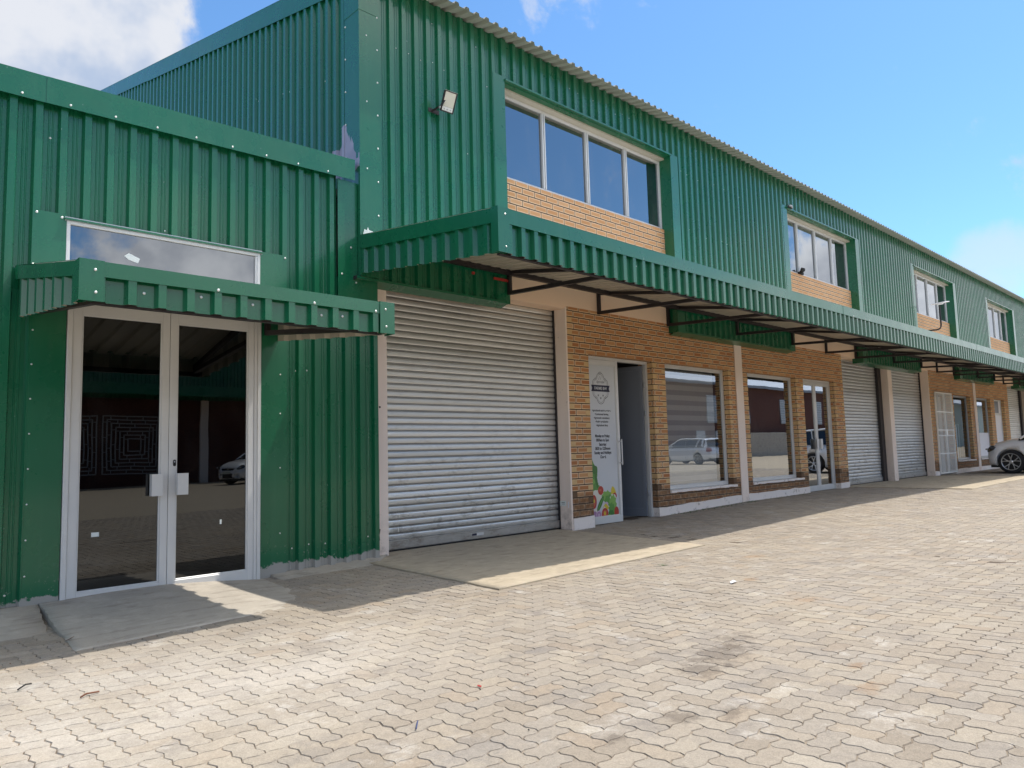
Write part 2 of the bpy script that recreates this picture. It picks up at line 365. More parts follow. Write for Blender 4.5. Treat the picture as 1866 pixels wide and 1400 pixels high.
def empty(name, loc, label, cat, group=None):
    o = bpy.data.objects.new(name, None); C.objects.link(o); o.location = loc; o.empty_display_size = .3
    return tag(o, label, cat, group)

# ground height along the building
def gz(x): return float(np.interp(x, [-30, -3, .3, 3.5, 5.3, 8, 12, 80], [-.05, -.05, 0, 0, .03, .085, .10, .10]))

# corrugated sheet. u runs along dirU, ribs stand out along N, going from bottom b(u) to top t(u)
def sheet(mb, org, U, N, L, bot, top, m='green', back='beige_back', pitch=.1756, h=.034, phase=0., V=(0,0,1), base=.080, crest=.050, fine=True, th=.0012, vec_fn=None):
    org, U, N, V = Vector(org), Vector(U), Vector(N), Vector(V)
    xs = [(0., 0.)]; k = math.floor((-phase)/pitch) - 1
    prof = [(-base/2, 0), (-crest/2, h), (crest/2, h), (base/2, 0)]
    if fine:
        g = (pitch-base); prof += [(base/2+g*.30, 0), (base/2+g*.34, .0035), (base/2+g*.40, .0035), (base/2+g*.44, 0), (base/2+g*.58, 0), (base/2+g*.62, .0035), (base/2+g*.68, .0035), (base/2+g*.72, 0)]
    pts = []
    while k*pitch + phase < L + pitch:
        for (a, b) in prof: pts.append((k*pitch+phase+a, b))
        k += 1
    def at(u):
        for i in range(len(pts)-1):
            if pts[i][0] <= u <= pts[i+1][0]:
                f = (u-pts[i][0])/max(1e-9, pts[i+1][0]-pts[i][0]); return pts[i][1]*(1-f)+pts[i+1][1]*f
        return 0
    q = [(0., at(0.))] + [p for p in pts if 1e-4 < p[0] < L-1e-4] + [(L, at(L))]
    fb = bot if callable(bot) else (lambda u: bot); ft = top if callable(top) else (lambda u: top)
    A = []; Bk = []
    for (u, d) in q:
        for fz in (fb, ft):
            A.append(org + U*u + N*d + V*fz(u)); Bk.append(org + U*u + N*(d-th) + V*fz(u))
    n = len(q)
    mb.add(A, [(2*i, 2*i+2, 2*i+3, 2*i+1) for i in range(n-1)], m)
    mb.add(Bk, [(2*i, 2*i+1, 2*i+3, 2*i+2) for i in range(n-1)], back)

def build_no_recalc(mb, name, parent=None):
    me = bpy.data.meshes.new(name); me.from_pydata(mb.v, [], mb.f); me.update()
    for m in mb.mats: me.materials.append(M[m] if isinstance(m, str) else m)
    me.polygons.foreach_set('material_index', mb.mi); me.polygons.foreach_set('use_smooth', mb.sm)
    o = bpy.data.objects.new(name, me); C.objects.link(o)
    if parent: par(o, parent)
    return o

# ================================================================== GROUND
def make_ground():
    mb = MB(); xs = [-60, -30, -9] + [-8+i*1. for i in range(23)] + [20, 30, 60, 140, 300]; ys = [-200, -60, -30, -9.7, .3, 60, 300]
    for i in range(len(xs)-1):
        for j in range(len(ys)-1):
            a, b, c, d = xs[i], xs[i+1], ys[j], ys[j+1]
            mb.quad((a,c,gz(a)-.0045),(b,c,gz(b)-.0045),(b,d,gz(b)-.0045),(a,d,gz(a)-.0045), 'sand')
    tag(mb.build('ground'), kind='structure')
make_ground()

def make_pavers():
    a = .094; rng = np.random.default_rng(3)
    X0, X1, Y0, Y1 = -9.0, 26.0, -9.7, .10
    ni, nj = int((X1-X0)/a), int((Y1-Y0)/a)
    I, J = np.meshgrid(np.arange(ni), np.arange(nj), indexing='ij'); I, J = I.ravel(), J.ravel()
    k = (I-J) % 4
    e = np.array([0,.25,.75,1.25,1.75,2.])
    tri = lambda s: .085*(np.where((s%1) < .25, (s%1)*4, np.where((s%1) < .75, 2-(s%1)*4, (s%1)*4-4)))
    long0 = np.stack([e, np.zeros(6)], 1); r = np.array([[2,.25],[2,.75]]); top = np.stack([e[::-1], np.ones(6)], 1); l = np.array([[0,.75],[0,.25]])
    base_h = np.concatenate([long0, r, top, l]); base_v = base_h[:, ::-1][::-1].copy()
    V = []; R = []
    for sel, bs, w, h in ((k == 0, base_h, 2, 1), (k == 3, base_v, 1, 2)):
        ii, jj = I[sel][:, None], J[sel][:, None]
        gx = ii + bs[None, :, 0]; gy = jj + bs[None, :, 1]
        dx = np.where(np.abs(gx-np.round(gx)) < 1e-6, tri(gy), 0); dy = np.where(np.abs(gy-np.round(gy)) < 1e-6, tri(gx), 0)
        cx = (ii+w/2.); cy = (jj+h/2.)
        n = len(ii)
        for ring in (0, 1):
            wxa = X0+cx*a; wya = Y0+cy*a; pn = .5+.5*np.sin(wxa*1.3+1.7*np.sin(wya*.9)+.6)*np.cos(wya*1.7+1.1*np.sin(wxa*.7)); g = np.clip(rng.normal(.0004, .0008, (n, 1)) + .0016*pn**2, .00025, .0045) if ring == 0 else gsave + .003
            gsave = g if ring == 0 else gsave
            px = (gx+dx-cx)*a; py = (gy+dy-cy)*a
            px = px*(1-g/(w*a/2)); py = py*(1-g/(h*a/2))
            ro = (rng.normal(0, .006, (n, 1)) if ring == 0 else ro)
            tx = (rng.normal(0, .006, (n, 1)) if ring == 0 else tx); ty = (rng.normal(0, .006, (n, 1)) if ring == 0 else ty)
            oz = (rng.normal(0, .0006, (n, 1)) if ring == 0 else oz)
            qx = px - ro*py; qy = py + ro*px
            wx = X0 + cx*a + qx; wy = Y0 + cy*a + qy
            wz = np.interp(wx, [-30,-3,.3,3.5,5.3,8,12,80], [-.05,-.05,0,0,.03,.085,.10,.10]) + oz + tx*px + ty*py + (0 if ring else -.006)
            if ring == 0: r0 = np.stack([wx, wy, wz], 2)
            else: r1 = np.stack([wx, wy, wz], 2)
        V.append(np.concatenate([r0, r1], 1)); R.append(rng.random(n))
    V = np.concatenate(V); R = np.concatenate(R); N = len(V)
    me = bpy.data.meshes.new('paving'); me.vertices.add(N*32); me.vertices.foreach_set('co', V.astype(np.float32).ravel())
    q = np.array([[i, (i+1) % 16, 16+(i+1) % 16, 16+i] for i in range(16)]).ravel(); ng = np.arange(16, 32)
    per = np.concatenate([q, ng]); loops = (per[None] + (np.arange(N)*32)[:, None]).ravel()
    me.loops.add(len(loops)); me.loops.foreach_set('vertex_index', loops.astype(np.int32))
    st1 = np.concatenate([np.arange(16)*4, [64]]); tot1 = np.concatenate([np.full(16, 4), [16]])
    st = (st1[None] + (np.arange(N)*80)[:, None]).ravel(); me.polygons.add(N*17)
    me.polygons.foreach_set('loop_start', st.astype(np.int32)); me.polygons.foreach_set('loop_total', np.tile(tot1, N).astype(np.int32))
    me.update(calc_edges=True); me.polygons.foreach_set('use_smooth', np.zeros(N*17, dtype=bool))
    at = me.attributes.new('rnd', 'FLOAT', 'POINT'); at.data.foreach_set('value', np.repeat(R, 32).astype(np.float32))
    me.materials.append(M['paver'])
    o = bpy.data.objects.new('paving', me); C.objects.link(o); tag(o, kind='structure')
make_pavers()

def slab(name, poly, top, m, nx=26, ny=22, hfn=None, thick=.05):
    # quad grid between four corners with slight unevenness and a skirt
    mb = MB(); P = [Vector((*p, 0)) for p in poly]; vs = []; rnd = random.Random(len(name)+int(poly[0][0]*10))
    for j in range(ny+1):
        for i in range(nx+1):
            u, v = i/nx, j/ny
            p = (P[0]*(1-u)+P[1]*u)*(1-v) + (P[3]*(1-u)+P[2]*u)*v
            if i in (0, nx) or j in (0, ny): p = p + Vector((rnd.uniform(-.008, .008), rnd.uniform(-.008, .008), 0))
            z = gz(p.x) + (hfn(p.x, p.y) if hfn else top)
            vs.append((p.x, p.y, z))
    fs = [(j*(nx+1)+i, j*(nx+1)+i+1, (j+1)*(nx+1)+i+1, (j+1)*(nx+1)+i) for j in range(ny) for i in range(nx)]
    rim = [i for i in range(nx+1)] + [(j)*(nx+1)+nx for j in range(1, ny+1)] + [ny*(nx+1)+i for i in range(nx-1, -1, -1)] + [j*(nx+1) for j in range(ny-1, 0, -1)]
    b = len(vs); vs += [(vs[i][0], vs[i][1], vs[i][2]-thick) for i in rim]; n = len(rim)
    fs += [(rim[k], b+k, b+(k+1) % n, rim[(k+1) % n]) for k in range(n)]
    mb.add(vs, fs, m, True); o = mb.build(name); tag(o, kind='structure')
    for p in o.data.polygons: p.use_smooth = p.normal.z > .6
    return o
slab('concrete_apron', [(-.17,-2.38),(3.02,-2.29),(3.40,.34),(.02,.34)], .012, 'apron')
slab('concrete_apron', [(12.75,-2.42),(18.95,-2.36),(18.95,.34),(12.75,.34)], .012, 'apron')
slab('concrete_apron', [(27.6,-2.4),(34,-2.4),(34,.34),(27.6,.34)], .012, 'apron')
def hr(x, y):
    d = max(0, min(1, (y+1.58)/1.45)); e = max(0, min(1, (-1.05-x)/.9)); ed = min(1., (y+1.70)/.12)
    return -.006 + (.007+.088*d**1.5)*min(1, e) + .006*math.sin(x*7+y*5) * d * e*.6
slab('concrete_ramp', [(-2.98,-1.60),(-1.25,-1.52),(-1.00,-.09),(-2.88,-.09)], .02, 'ramp', hfn=hr, thick=.12)
def hs(x, y):
    d = max(0, min(1, (y+1.0)/.9)); return -.010+.092*d
slab('concrete_ramp', [(-9,-1.0),(-2.99,-.97),(-2.885,-.09),(-9,-.09)], .02, 'ramp', hfn=hs, thick=.12)
slab('concrete_ramp', [(-1.02,-.42),(-.0,-.36),(.36,-.02),(-1.02,-.09)], .02, 'ramp', nx=14, ny=8, hfn=lambda x, y: -.006+.035*max(0, min(1, (y+.42)/.33)), thick=.06)

# ================================================================== MAIN WAREHOUSE
WH = empty('warehouse', (15, 5, 0), 'long two-storey green clad warehouse with brick shopfronts and roller shutters', 'warehouse')
UW = [(2.16,5.94),(10.13,13.65),(17.70,21.25),(25.12,28.60),(32.70,36.20)]
XE = 40.0
YP, YF = -.14, -.180           # pan plane and flat flashing plane of the facade cladding
ROOFZ = lambda y: 6.50 + .236*(y+.16)

# facade cladding: full height between windows, short panels above them
mb = MB()
segs = []; x = .02
for (a, b) in UW: segs.append((x, a, 2.985, .387 if x < 1 else 6.215)); segs.append((a, b, 5.945, 6.215)); x = b
segs.append((x, XE, 2.985, 6.215))
for (a, b, z0, ph) in segs: sheet(mb, (a, YP, 0), (1,0,0), (0,-1,0), b-a, z0, 6.50, phase=(ph-a) % .1756, h=.036)
rnd = random.Random(5)
for (a, b, z0, ph) in segs:
    k = math.ceil((a-ph)/.1756)
    while ph+k*.1756 < min(b, 26):
        xx = ph+(k+.5)*.1756; k += 1
        for zz in (3.5, 4.75, 5.75, 6.25):
            if zz > z0+.05 and a+.25 < xx < b-.25 and rnd.random() < .22: mb.disc((xx, YP-.001, zz+rnd.uniform(-.03,.03)), (0,-1,0), .0060, .006, 'screw')
build_no_recalc(mb, 'facade_cladding', WH)

mb = MB()
for (a, b) in UW:      # flat flashings either side of each window, lintel drip, reveals
    for (c, d) in ((a-.205, a), (b, b+.215)):
        mb.box(c, d, YF, YF+.003, 2.96, 5.975 if c < a else 5.96, 'green')
    mb.box(a+.001, b-.001, YF-.022, YP+.02, 5.925, 5.948, 'green')
    mb.box(a+.001, b-.001, YP-.01, .045, 5.915, 5.924, 'green')
    mb.box(a-.003, a-.0005, YF+.003, .075, 2.965, 5.93, 'green'); mb.box(b+.0005, b+.003, YF+.003, .075, 2.965, 5.93, 'green')
x = .0
for (a, b) in UW + [(XE, XE)]:     # drip tray under each full-height panel
    vs = [(x+.003,YF+.004,2.985),(a-.004,YF+.004,2.985),(a-.004,-.002,2.935),(x+.003,-.002,2.935)]
    mb.quad(*vs, 'green'); mb.quad(*[(p[0], p[1], p[2]-.004) for p in vs[::-1]], 'green')
    mb.box(x+.003, a-.004, YF-.004, YF+.004, 2.965, 2.992, 'green')
    x = b
mb.build('window_flashing', WH)
# corner flashing, in two lapped lengths
mb = MB()
for (z0, z1, o) in ((3.0, 6.02, 0), (5.99, 6.52, .004)):
    mb.box(-.040-o, .205, YF-.002-o, YF+.002-o, z0, z1, 'green'); mb.box(-.044-o, -.040-o, YF-.002-o, .115, z0, z1, 'green_gable')
for k in range(8):
    z = 3.62+k*.38
    mb.disc((.19, YF-.002, z+.08), (0,-1,0), .010, .007, 'screw'); mb.disc((-.044, .095, z), (-1,0,0), .011, .008, 'screw')
    if k % 2: mb.disc((.05, YF-.002, z+.2), (0,-1,0), .009, .006, 'screw')
mb.build('corner_flashing', WH)
# splash of pale mortar where the canopy meets the corner
mb = MB()
pts = [(0,3.43),(.02,3.50),(.05,3.492),(.065,3.53),(.08,3.50),(.13,3.49),(.19,3.46),(.24,3.44),(.24,3.41),(0,3.41)]
mb.add([(p[0]-.02, YF-.012, p[1]+.015) for p in pts], [tuple(range(len(pts)))], 'paper'); mb.build('mortar_smear', WH)

# gable cladding and verge flashing
mb = MB()
sheet(mb, (-.006, .10, 0), (0,1,0), (-1,0,0), 15.8, 3.0, lambda u: ROOFZ(u+.10)-.10, m='green_gable', phase=.06)
rnd = random.Random(8)
for k in range(60):
    for dz in (.9, 2.1):
        y = .25+k*.1756; z = ROOFZ(y)-.3-dz
        if rnd.random() < .12: mb.disc((-.008, y, z), (-1,0,0), .007, .006, 'screw')
build_no_recalc(mb, 'gable_cladding', WH)
mb = MB()
y = -.30; rnd = random.Random(3)
while y < 15.6:
    y2 = min(y+2.35, 15.8); o = .002*rnd.random()
    for (p, q) in ((y, y2+.02),):
        zb = -.265+rnd.uniform(-.006, .006)
        a, b = ROOFZ(p)+.05, ROOFZ(q)+.05
        vs = [(-.047-o,p,a+zb),(-.047-o,q,b+zb),(-.047-o,q,b),(-.047-o,p,a)]
        mb.add(vs + [(v[0]+.003, v[1], v[2]) for v in vs], [(0,1,2,3),(7,6,5,4),(0,3,7,4),(1,5,6,2),(3,2,6,7),(0,4,5,1)], 'green')
        vs = [(-.05-o,p,a),(-.05-o,q,b),(.16,q,b+.004),(.16,p,a+.004)]
        mb.add(vs + [(v[0], v[1], v[2]+.003) for v in vs], [(3,2,1,0),(4,5,6,7),(0,1,5,4),(2,3,7,6)], 'green')
    y = y2
mb.build('verge_flashing', WH)
# roof sheeting
mb = MB(); s = math.hypot(1, .236)
sheet(mb, (-.01, -.41, ROOFZ(-.41)+.003), (1,0,0), (0,-.236/s,1/s), XE+.02, 0, 16.9, m='roof', back='roof', pitch=.162, h=.034, phase=3.13 % .162, V=(0,1/s,.236/s), base=.085, crest=.045, fine=False, th=.004)
build_no_recalc(mb, 'roof_sheeting', WH)
# closing walls of the shell (rear, far end, party floor)
mb = MB()
mb.box(0, XE, 15.9, 16, -.1, 10, 'room'); mb.box(XE, XE+.1, -.0, 16, -.1, 6.4, 'room'); mb.box(.02, XE, .30, 15.9, 3.10, 3.25, 'room')
mb.box(.001, .02, .02, 15.9, -.1, 3.3, 'plaster'); mb.box(.02, XE, .46, .5, 3.25, 6.4, 'room') if False else None
mb.build('shell_wall', WH)

# brick ------------------------------------------------------------------------
def wall_open(mb, x0, x1, z0, z1, y0, y1, ops, m):
    xs = sorted({x0, x1, *[o[0] for o in ops], *[o[1] for o in ops]}); zs = sorted({z0, z1, *[o[2] for o in ops if o[2] > z0], *[o[3] for o in ops]})
    ins = lambda cx, cz: any(o[0] < cx < o[1] and o[2] < cz < o[3] for o in ops)
    for i in range(len(xs)-1):
        for j in range(len(zs)-1):
            cx, cz = (xs[i]+xs[i+1])/2, (zs[j]+zs[j+1])/2
            if ins(cx, cz): continue
            mb.quad((xs[i],y0,zs[j]),(xs[i+1],y0,zs[j]),(xs[i+1],y0,zs[j+1]),(xs[i],y0,zs[j+1]), m)
            mb.quad((xs[i],y1,zs[j]),(xs[i],y1,zs[j+1]),(xs[i+1],y1,zs[j+1]),(xs[i+1],y1,zs[j]), 'room')
    for (a, b, c, d) in ops:
        c = max(c, z0)
        mb.quad((a,y0,c),(a,y0,d),(a,y1,d),(a,y1,c), m); mb.quad((b,y0,c),(b,y1,c),(b,y1,d),(b,y0,d), m)
        mb.quad((a,y0,d),(b,y0,d),(b,y1,d),(a,y1,d), m)
        if c > z0: mb.quad((a,y0,c),(a,y1,c),(b,y1,c),(b,y0,c), m)
    for X in (x0, x1): mb.quad((X,y0,z0),(X,y1,z0),(X,y1,z1),(X,y0,z1), m)
M['brick_cream'] = mat('cream_brick', (.64,.45,.24), .85, 0, .25, weathered((.62,.42,.21), .25, 9, .4)); M['brick_stained'] = mat('stained_brick', (.15,.10,.06), .9, 0, .2, weathered((.16,.10,.06), .3, 9, .4))
BAY_A = dict(x=(3.42,12.80), slim=(7.985,8.235), ops=[('door',3.865,5.43,0,2.47),('win',5.77,7.745,.405,2.47),('win',8.44,10.43,.405,2.47),('door',10.765,12.32,0,2.48)])
BAY_B = dict(x=(18.80,27.60), slim=(23.15,23.40), ops=[('door',19.20,20.69,.12,2.49),('win',21.0,22.78,.47,2.49),('win',23.50,25.19,.47,2.49),('door',25.67,27.03,.1,2.50)])
for bay in (BAY_A, BAY_B):
    mb = MB(); x0, x1 = bay['x']
    wall_open(mb, x0, x1, -.1, 3.115, 0, .28, [(o[1], o[2], o[3]-(.2 if o[0] == 'door' else 0), o[4]) for o in bay['ops']], 'brick')
    rr = random.Random(3)
    edges = [(x0, 1, .3, 3.1), (x1, -1, .3, 3.1)] + sum([[(o[1], -1, max(o[3], .3), 2.45), (o[2], 1, max(o[3], .3), 2.45)] for o in bay['ops']], [])
    for (X, d, za, zb_) in edges:
        for row in range(int(za/.0875)+1, int(zb_/.0875)):
            if (row + (d > 0)) % 2: continue
            a, b = sorted((X, X+d*.104)); mm = 'brick_cream' if row*.0875 > .47 else 'brick_stained'
            mb.box(a+.001, b, -.0022, .002, row*.0875+.006, (row+1)*.0875-.006, mm)
            mb.box(*sorted((X-d*.0022, X+d*.001)), .0, .10, row*.0875+.006, (row+1)*.0875-.006, mm)
    mb.build('brick_shopfront', WH)
    # painted plinth
    xs = [x0] + sum([[o[1], o[2]] for o in bay['ops'] if o[0] == 'door'], []) + [x1]
    for a, b in zip(xs[::2], xs[1::2]):
        mb = MB(); g = gz((a+b)/2); n = max(2, int((b-a)/.22)); rr = random.Random(int(a*10))
        top = [gz(a+(b-a)*i/n)+.125+rr.uniform(-.010,.010) + (.03 if bay is BAY_A and a < 4 else 0) for i in range(n+1)]
        for i in range(n):
            p, q = a+(b-a)*i/n, a+(b-a)*(i+1)/n
            mb.quad((p,-.014,-.1),(q,-.014,-.1),(q,-.014,top[i+1]),(p,-.014,top[i]), 'plinth')
            mb.quad((p,-.014,top[i]),(q,-.014,top[i+1]),(q,.0,top[i+1]+.004),(p,.0,top[i]+.004), 'plinth')
        for X, d in ((a, -1), (b, 1)):
            if X in (x0, x1): mb.quad((X+d*.002,-.014,-.1),(X+d*.002,.27,-.1),(X+d*.002,.27,top[0]),(X+d*.002,-.014,top[0]), 'plinth')
            else: mb.quad((X+d*.006,-.014,-.1),(X+d*.006,.12,-.1),(X+d*.006,.12,top[-1 if d > 0 else 0]),(X+d*.006,-.014,top[-1 if d > 0 else 0]), 'plinth')
        mb.build('plinth', WH)
    a, b = bay['slim']; mb = MB(); mb.box(a, b, -.022, -.0005, -.1, 2.985, 'plaster'); mb.build('slim_column', WH, bevel=.006)
# upper brick panels below the windows
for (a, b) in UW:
    mb = MB(); mb.box(a-.15, b+.15, 0, .12, 3.40, 4.705, 'brick_lit'); mb.build('brick_spandrel', WH)
# plaster beam between canopy and shopfronts
mb = MB(); mb.box(.02, XE, -.0015, .25, 3.117, 3.46, 'plaster_peach'); mb.box(.02, XE, .003, .25, 3.08, 3.117, 'plaster_peach')
mb.build('plaster_beam', WH)
# pillars
def pillar(a, b, y1=.30, y0=-.002):
    mb = MB(); mb.box(a, b, y0, y1, -.12, 3.083, 'plaster'); return mb.build('pillar', WH, bevel=.008)
pl = pillar(.215, .405)
for a, b in ((15.655,15.925),(30.80,31.08),(34.0,34.25)): pillar(a, b)
for X in (3.40, 18.78): mb = MB(); mb.box(X-.012, X+.018, -.004, .27, -.1, 3.10, 'plaster'); mb.build('pillar', WH)
mb = MB(); mb.box(34.25, XE, 0, .3, -.1, 3.1, 'brick'); mb.build('brick_shopfront', WH)
# rusted hinge scar and screw holes on the first pillar
mb = MB(); mb.add([(x, -.006, z) for x, z in ((.228,.20),(.25,.17),(.262,.19),(.285,.18),(.280,.24),(.292,.30),(.268,.315),(.262,.285),(.24,.31),(.235,.26))], [tuple(range(10))], 'rust')
def rust(t, p):
    t.l.new(t.mix(t.noise(pos(t), 60, 3), (.03,.018,.012), (.17,.085,.045)), p.inputs['Base Color'])
M['rust'] = mat('rust', (.1,.05,.03), .9, 0, .2, rust)
mb.build('rusty_bracket_remains', WH); mb = MB(); mb.disc((.30,-.002,1.62), (0,-1,0), .012, .003, 'rubber'); mb.build('bolt_hole', WH)
# paper notice with a strip of tape on the pillar beside the shutter
mb = MB(); mb.box(3.383, 3.386, .09, .20, .33, .40, 'paper'); mb.box(3.380, 3.383, .035, .05, .31, .39, 'white')
mb.box(3.381, 3.383, .11, .17, .375, .381, 'ink'); mb.box(3.381, 3.383, .115, .165, .355, .359, 'ink'); mb.build('small_paper_notice', WH)

# roller shutters ---------------------------------------------------------------
def shutter(x0, x1, z0, z1=3.10, y=.235, post=False):
    mb = MB(); p = .0777; prof = []; rs = random.Random(int(x0*9)+2)
    for i in range(6): tt = i/5; prof.append((.060*tt, .0045*math.sin(PI*tt)**.5))
    prof += [(.0612, -.014), (.0652, -.014), (.0660, .0005), (.0700, .0005), (.0708, -.016), (.0770, -.016)]
    z = z0+.115; vs = []; 
    while z < z1:
        tl = rs.uniform(-.0035, .0035)
        for (dz, dy) in prof: q = tl*(dz/.061-.5) if dz <= .061 else 0; vs += [(x0, y-dy-q, z+dz), (x1, y-dy-q, z+dz)]
        z += p
    n = len(vs)//2; K = len(prof); gr = lambda i: (i % K) in (5, 6, 7, 9, 10, 11); F_ = lambda g_: [(2*i, 2*i+1, 2*i+3, 2*i+2) for i in range(n-1) if gr(i) == g_]
    mb.add(vs, F_(False), 'shutter'); mb.add(vs, F_(True), 'slat_groove')
    o = mb.build('roller_shutter', WH)
    mb = MB(); mb.box(x0, x1, y-.022, y+.01, z0+.012, z0+.112, 'shutter'); mb.box(x0, x1, y-.028, y-.022, z0+.095, z0+.107, 'shutter'); mb.box(x0, x1, y-.012, y+.005, z0-.03, z0+.010, 'rubber')
    if x0 < 1:
        mb.box(1.76, 1.97, y-.0245, y-.022, z0+.045, z0+.085, 'alu'); mb.box(1.77, 1.85, y-.026, y-.0245, z0+.05, z0+.08, 'navy')
    else: mb.disc(((x0+x1)/2-.3, y-.022, z0+.06), (0,-1,0), .02, .01, 'alu_grey')
    mb.build('bottom_rail', o, bevel=.003)
    mb = MB(); mb.box(x1-.012, x1+(.20 if post else .025), y-(.07 if post else .035), y+.035, z0-.05, z1, 'steel_black'); mb.build('guide_rail', o)
    mb = MB(); mb.box(x0-.02, x0+.012, y-.035, y+.035, z0-.05, z1, 'steel_black'); mb.build('guide_rail', o)
    return o
shutter(.405, 3.385, .022); shutter(12.80, 15.44, .115, post=True); shutter(15.925, 18.755, .12); shutter(27.60, 30.35, .12, post=True); shutter(31.08, 34.0, .12)

# shop windows --------------------------------------------------------------------
def frame(mb, x0, x1, z0, z1, y0, y1, w, m, wb=None):
    wb = wb or w
    mb.box(x0, x0+w, y0, y1, z0, z1, m); mb.box(x1-w, x1, y0, y1, z0, z1, m)
    mb.box(x0+w, x1-w, y0, y1, z1-w, z1, m); mb.box(x0+w, x1-w, y0, y1, z0, z0+wb, m)
def pane(x0, x1, z0, z1, y, m, parent, name='pane'):
    mb = MB(); mb.quad((x0,y,z0),(x1,y,z0),(x1,y,z1),(x0,y,z1), m); return build_no_recalc(mb, name, parent)
def shopwin(x0, x1, z0, z1, m='glass', fm='alu_grey', sill=True):
    mb = MB(); y = .105
    frame(mb, x0+.002, x1-.002, z0+.012, z1-.002, y, y+.05, .048, fm, .055); frame(mb, x0+.05, x1-.05, z0+.067, z1-.05, y+.012, y+.04, .014, fm)
    o = mb.build('shop_window', WH, bevel=.002)
    pane(x0+.05, x1-.05, z0+.06, z1-.05, y+.026, m, o)
    if sill:
        mb = MB(); n = 14; rr = random.Random(int(x0*7))
        for i in range(n):
            a, b = x0-.01+(x1-x0+.09)*i/n, x0-.01+(x1-x0+.09)*(i+1)/n
            mb.box(a, b, -.03-rr.random()*.004, .10, z0-.022-rr.random()*.01, z0+.010, 'plinth')
        mb.build('window_sill', o)
    return o
for o, g in zip(BAY_A['ops'][1:3], ('glass_soft', 'glass')): shopwin(o[1], o[2], o[3], o[4], g, fm='alu')
for o, g in zip(BAY_B['ops'][1:3], ('glass_clear', 'glass')): shopwin(o[1], o[2], o[3], o[4], g, fm='alu_grey')

def leaf(parent, x0, x1, z0, z1, y, gm, wl=.055, wr=.055, wt=.07, wb=.10, fm='alu', name='door_leaf'):
    mb = MB(); mb.box(x0, x0+wl, y, y+.04, z0, z1, fm); mb.box(x1-wr, x1, y, y+.04, z0, z1, fm)
    mb.box(x0+wl, x1-wr, y, y+.04, z1-wt, z1, fm); mb.box(x0+wl, x1-wr, y, y+.04, z0, z0+wb, fm)
    frame(mb, x0+wl, x1-wr, z0+wb, z1-wt, y+.006, y+.034, .012, fm)
    o = mb.build(name, parent, bevel=.0025)
    if gm: pane(x0+wl, x1-wr, z0+wb, z1-wt, y+.02, gm, o)
    return o
def pull(parent, x0, x1, z0, z1, y, side):   # folded plate pull handle
    mb = MB(); mb.box(x0, x1, y-.052, y-.047, z0, z1, 'alu'); xs = x0 if side < 0 else x1-.005
    mb.box(xs, xs+.005, y-.047, y, z0, z1, 'alu'); return mb.build('door_handle', parent, bevel=.001)

# second shop door (double, closed)
def double_door(x0, x1, z0, z1, y, gm, B, fm='alu', name='double_door'):
    mb = MB(); w = .045
    mb.box(x0, x0+w, y-.01, y+.06, z0, z1, fm); mb.box(x1-w, x1, y-.01, y+.06, z0, z1, fm); mb.box(x0+w, x1-w, y-.01, y+.06, z1-w, z1, fm)
    d = mb.build(name, B, bevel=.0025); xm = (x0+x1)/2
    leaf(d, x0+w+.003, xm-.002, z0+.012, z1-w-.003, y, gm, fm=fm); leaf(d, xm+.002, x1-w-.003, z0+.012, z1-w-.003, y, gm, fm=fm)
    return d
d2 = double_door(10.767, 12.318, gz(11.5)-.01, 2.478, .11, 'glass', WH, 'alu'); pull(d2, 11.40, 11.49, .98, 1.20, .11, 1); pull(d2, 11.60, 11.69, .98, 1.20, .11, -1)

# first shop door: fixed leaf with the poster, the other leaf swung inwards
x0, x1, z0, z1 = 3.867, 5.428, gz(4.5)-.01, 2.468
mb = MB(); w = .045
mb.box(x0, x0+w, .10, .17, z0, z1, 'alu'); mb.box(x1-w, x1, .10, .17, z0, z1, 'alu'); mb.box(x0+w, x1-w, .10, .17, z1-w, z1, 'alu')
for z in (2.05, .35, 1.6): mb.tube([(x1-.065, .125, z), (x1-.065, .125, z+.09)], .013, 'alu_grey', 8)
d1 = mb.build('shop_door', WH, bevel=.002)
lf = leaf(d1, x0+w+.002, 4.665, z0+.012, z1-w-.003, .105, None, fm='alu')
mb = MB(); mb.box(4.622, 4.64, .045, .06, .86, 1.24, 'alu'); mb.box(4.624, 4.638, .06, .105, .88, .90, 'alu'); mb.box(4.624, 4.638, .06, .105, 1.20, 1.22, 'alu'); mb.build('door_handle', d1, bevel=.002)
mb = MB()   # open leaf, local x along its width from the hinge
ang = math.radians(106); hx, hy = x1-.07, .15; ca, sa = math.cos(ang), math.sin(ang)
def L(u, v, z): return (hx + ca*u - sa*v, hy + sa*u + ca*v, z)
def lbox(u0, u1, v0, v1, a, b, m):
    vs = [L(u0,v0,a),L(u1,v0,a),L(u1,v1,a),L(u0,v1,a),L(u0,v0,b),L(u1,v0,b),L(u1,v1,b),L(u0,v1,b)]
    mb.add(vs, [(0,3,2,1),(4,5,6,7),(0,1,5,4),(1,2,6,5),(2,3,7,6),(3,0,4,7)], m)
lbox(0,.055,0,.04,.04,2.40,'slate'); lbox(.70,.755,0,.04,.04,2.40,'slate'); lbox(.055,.70,0,.04,2.33,2.40,'slate'); lbox(.055,.70,0,.04,.04,.16,'slate'); lbox(.055,.70,.015,.025,.16,2.33,'slate')  # glass drawn opaque, its grazing reflection put in as slate colour
ol = mb.build('door_leaf', d1); ol['label'] = 'slate-coloured door leaf standing open inwards, glass reflection put into its colour'

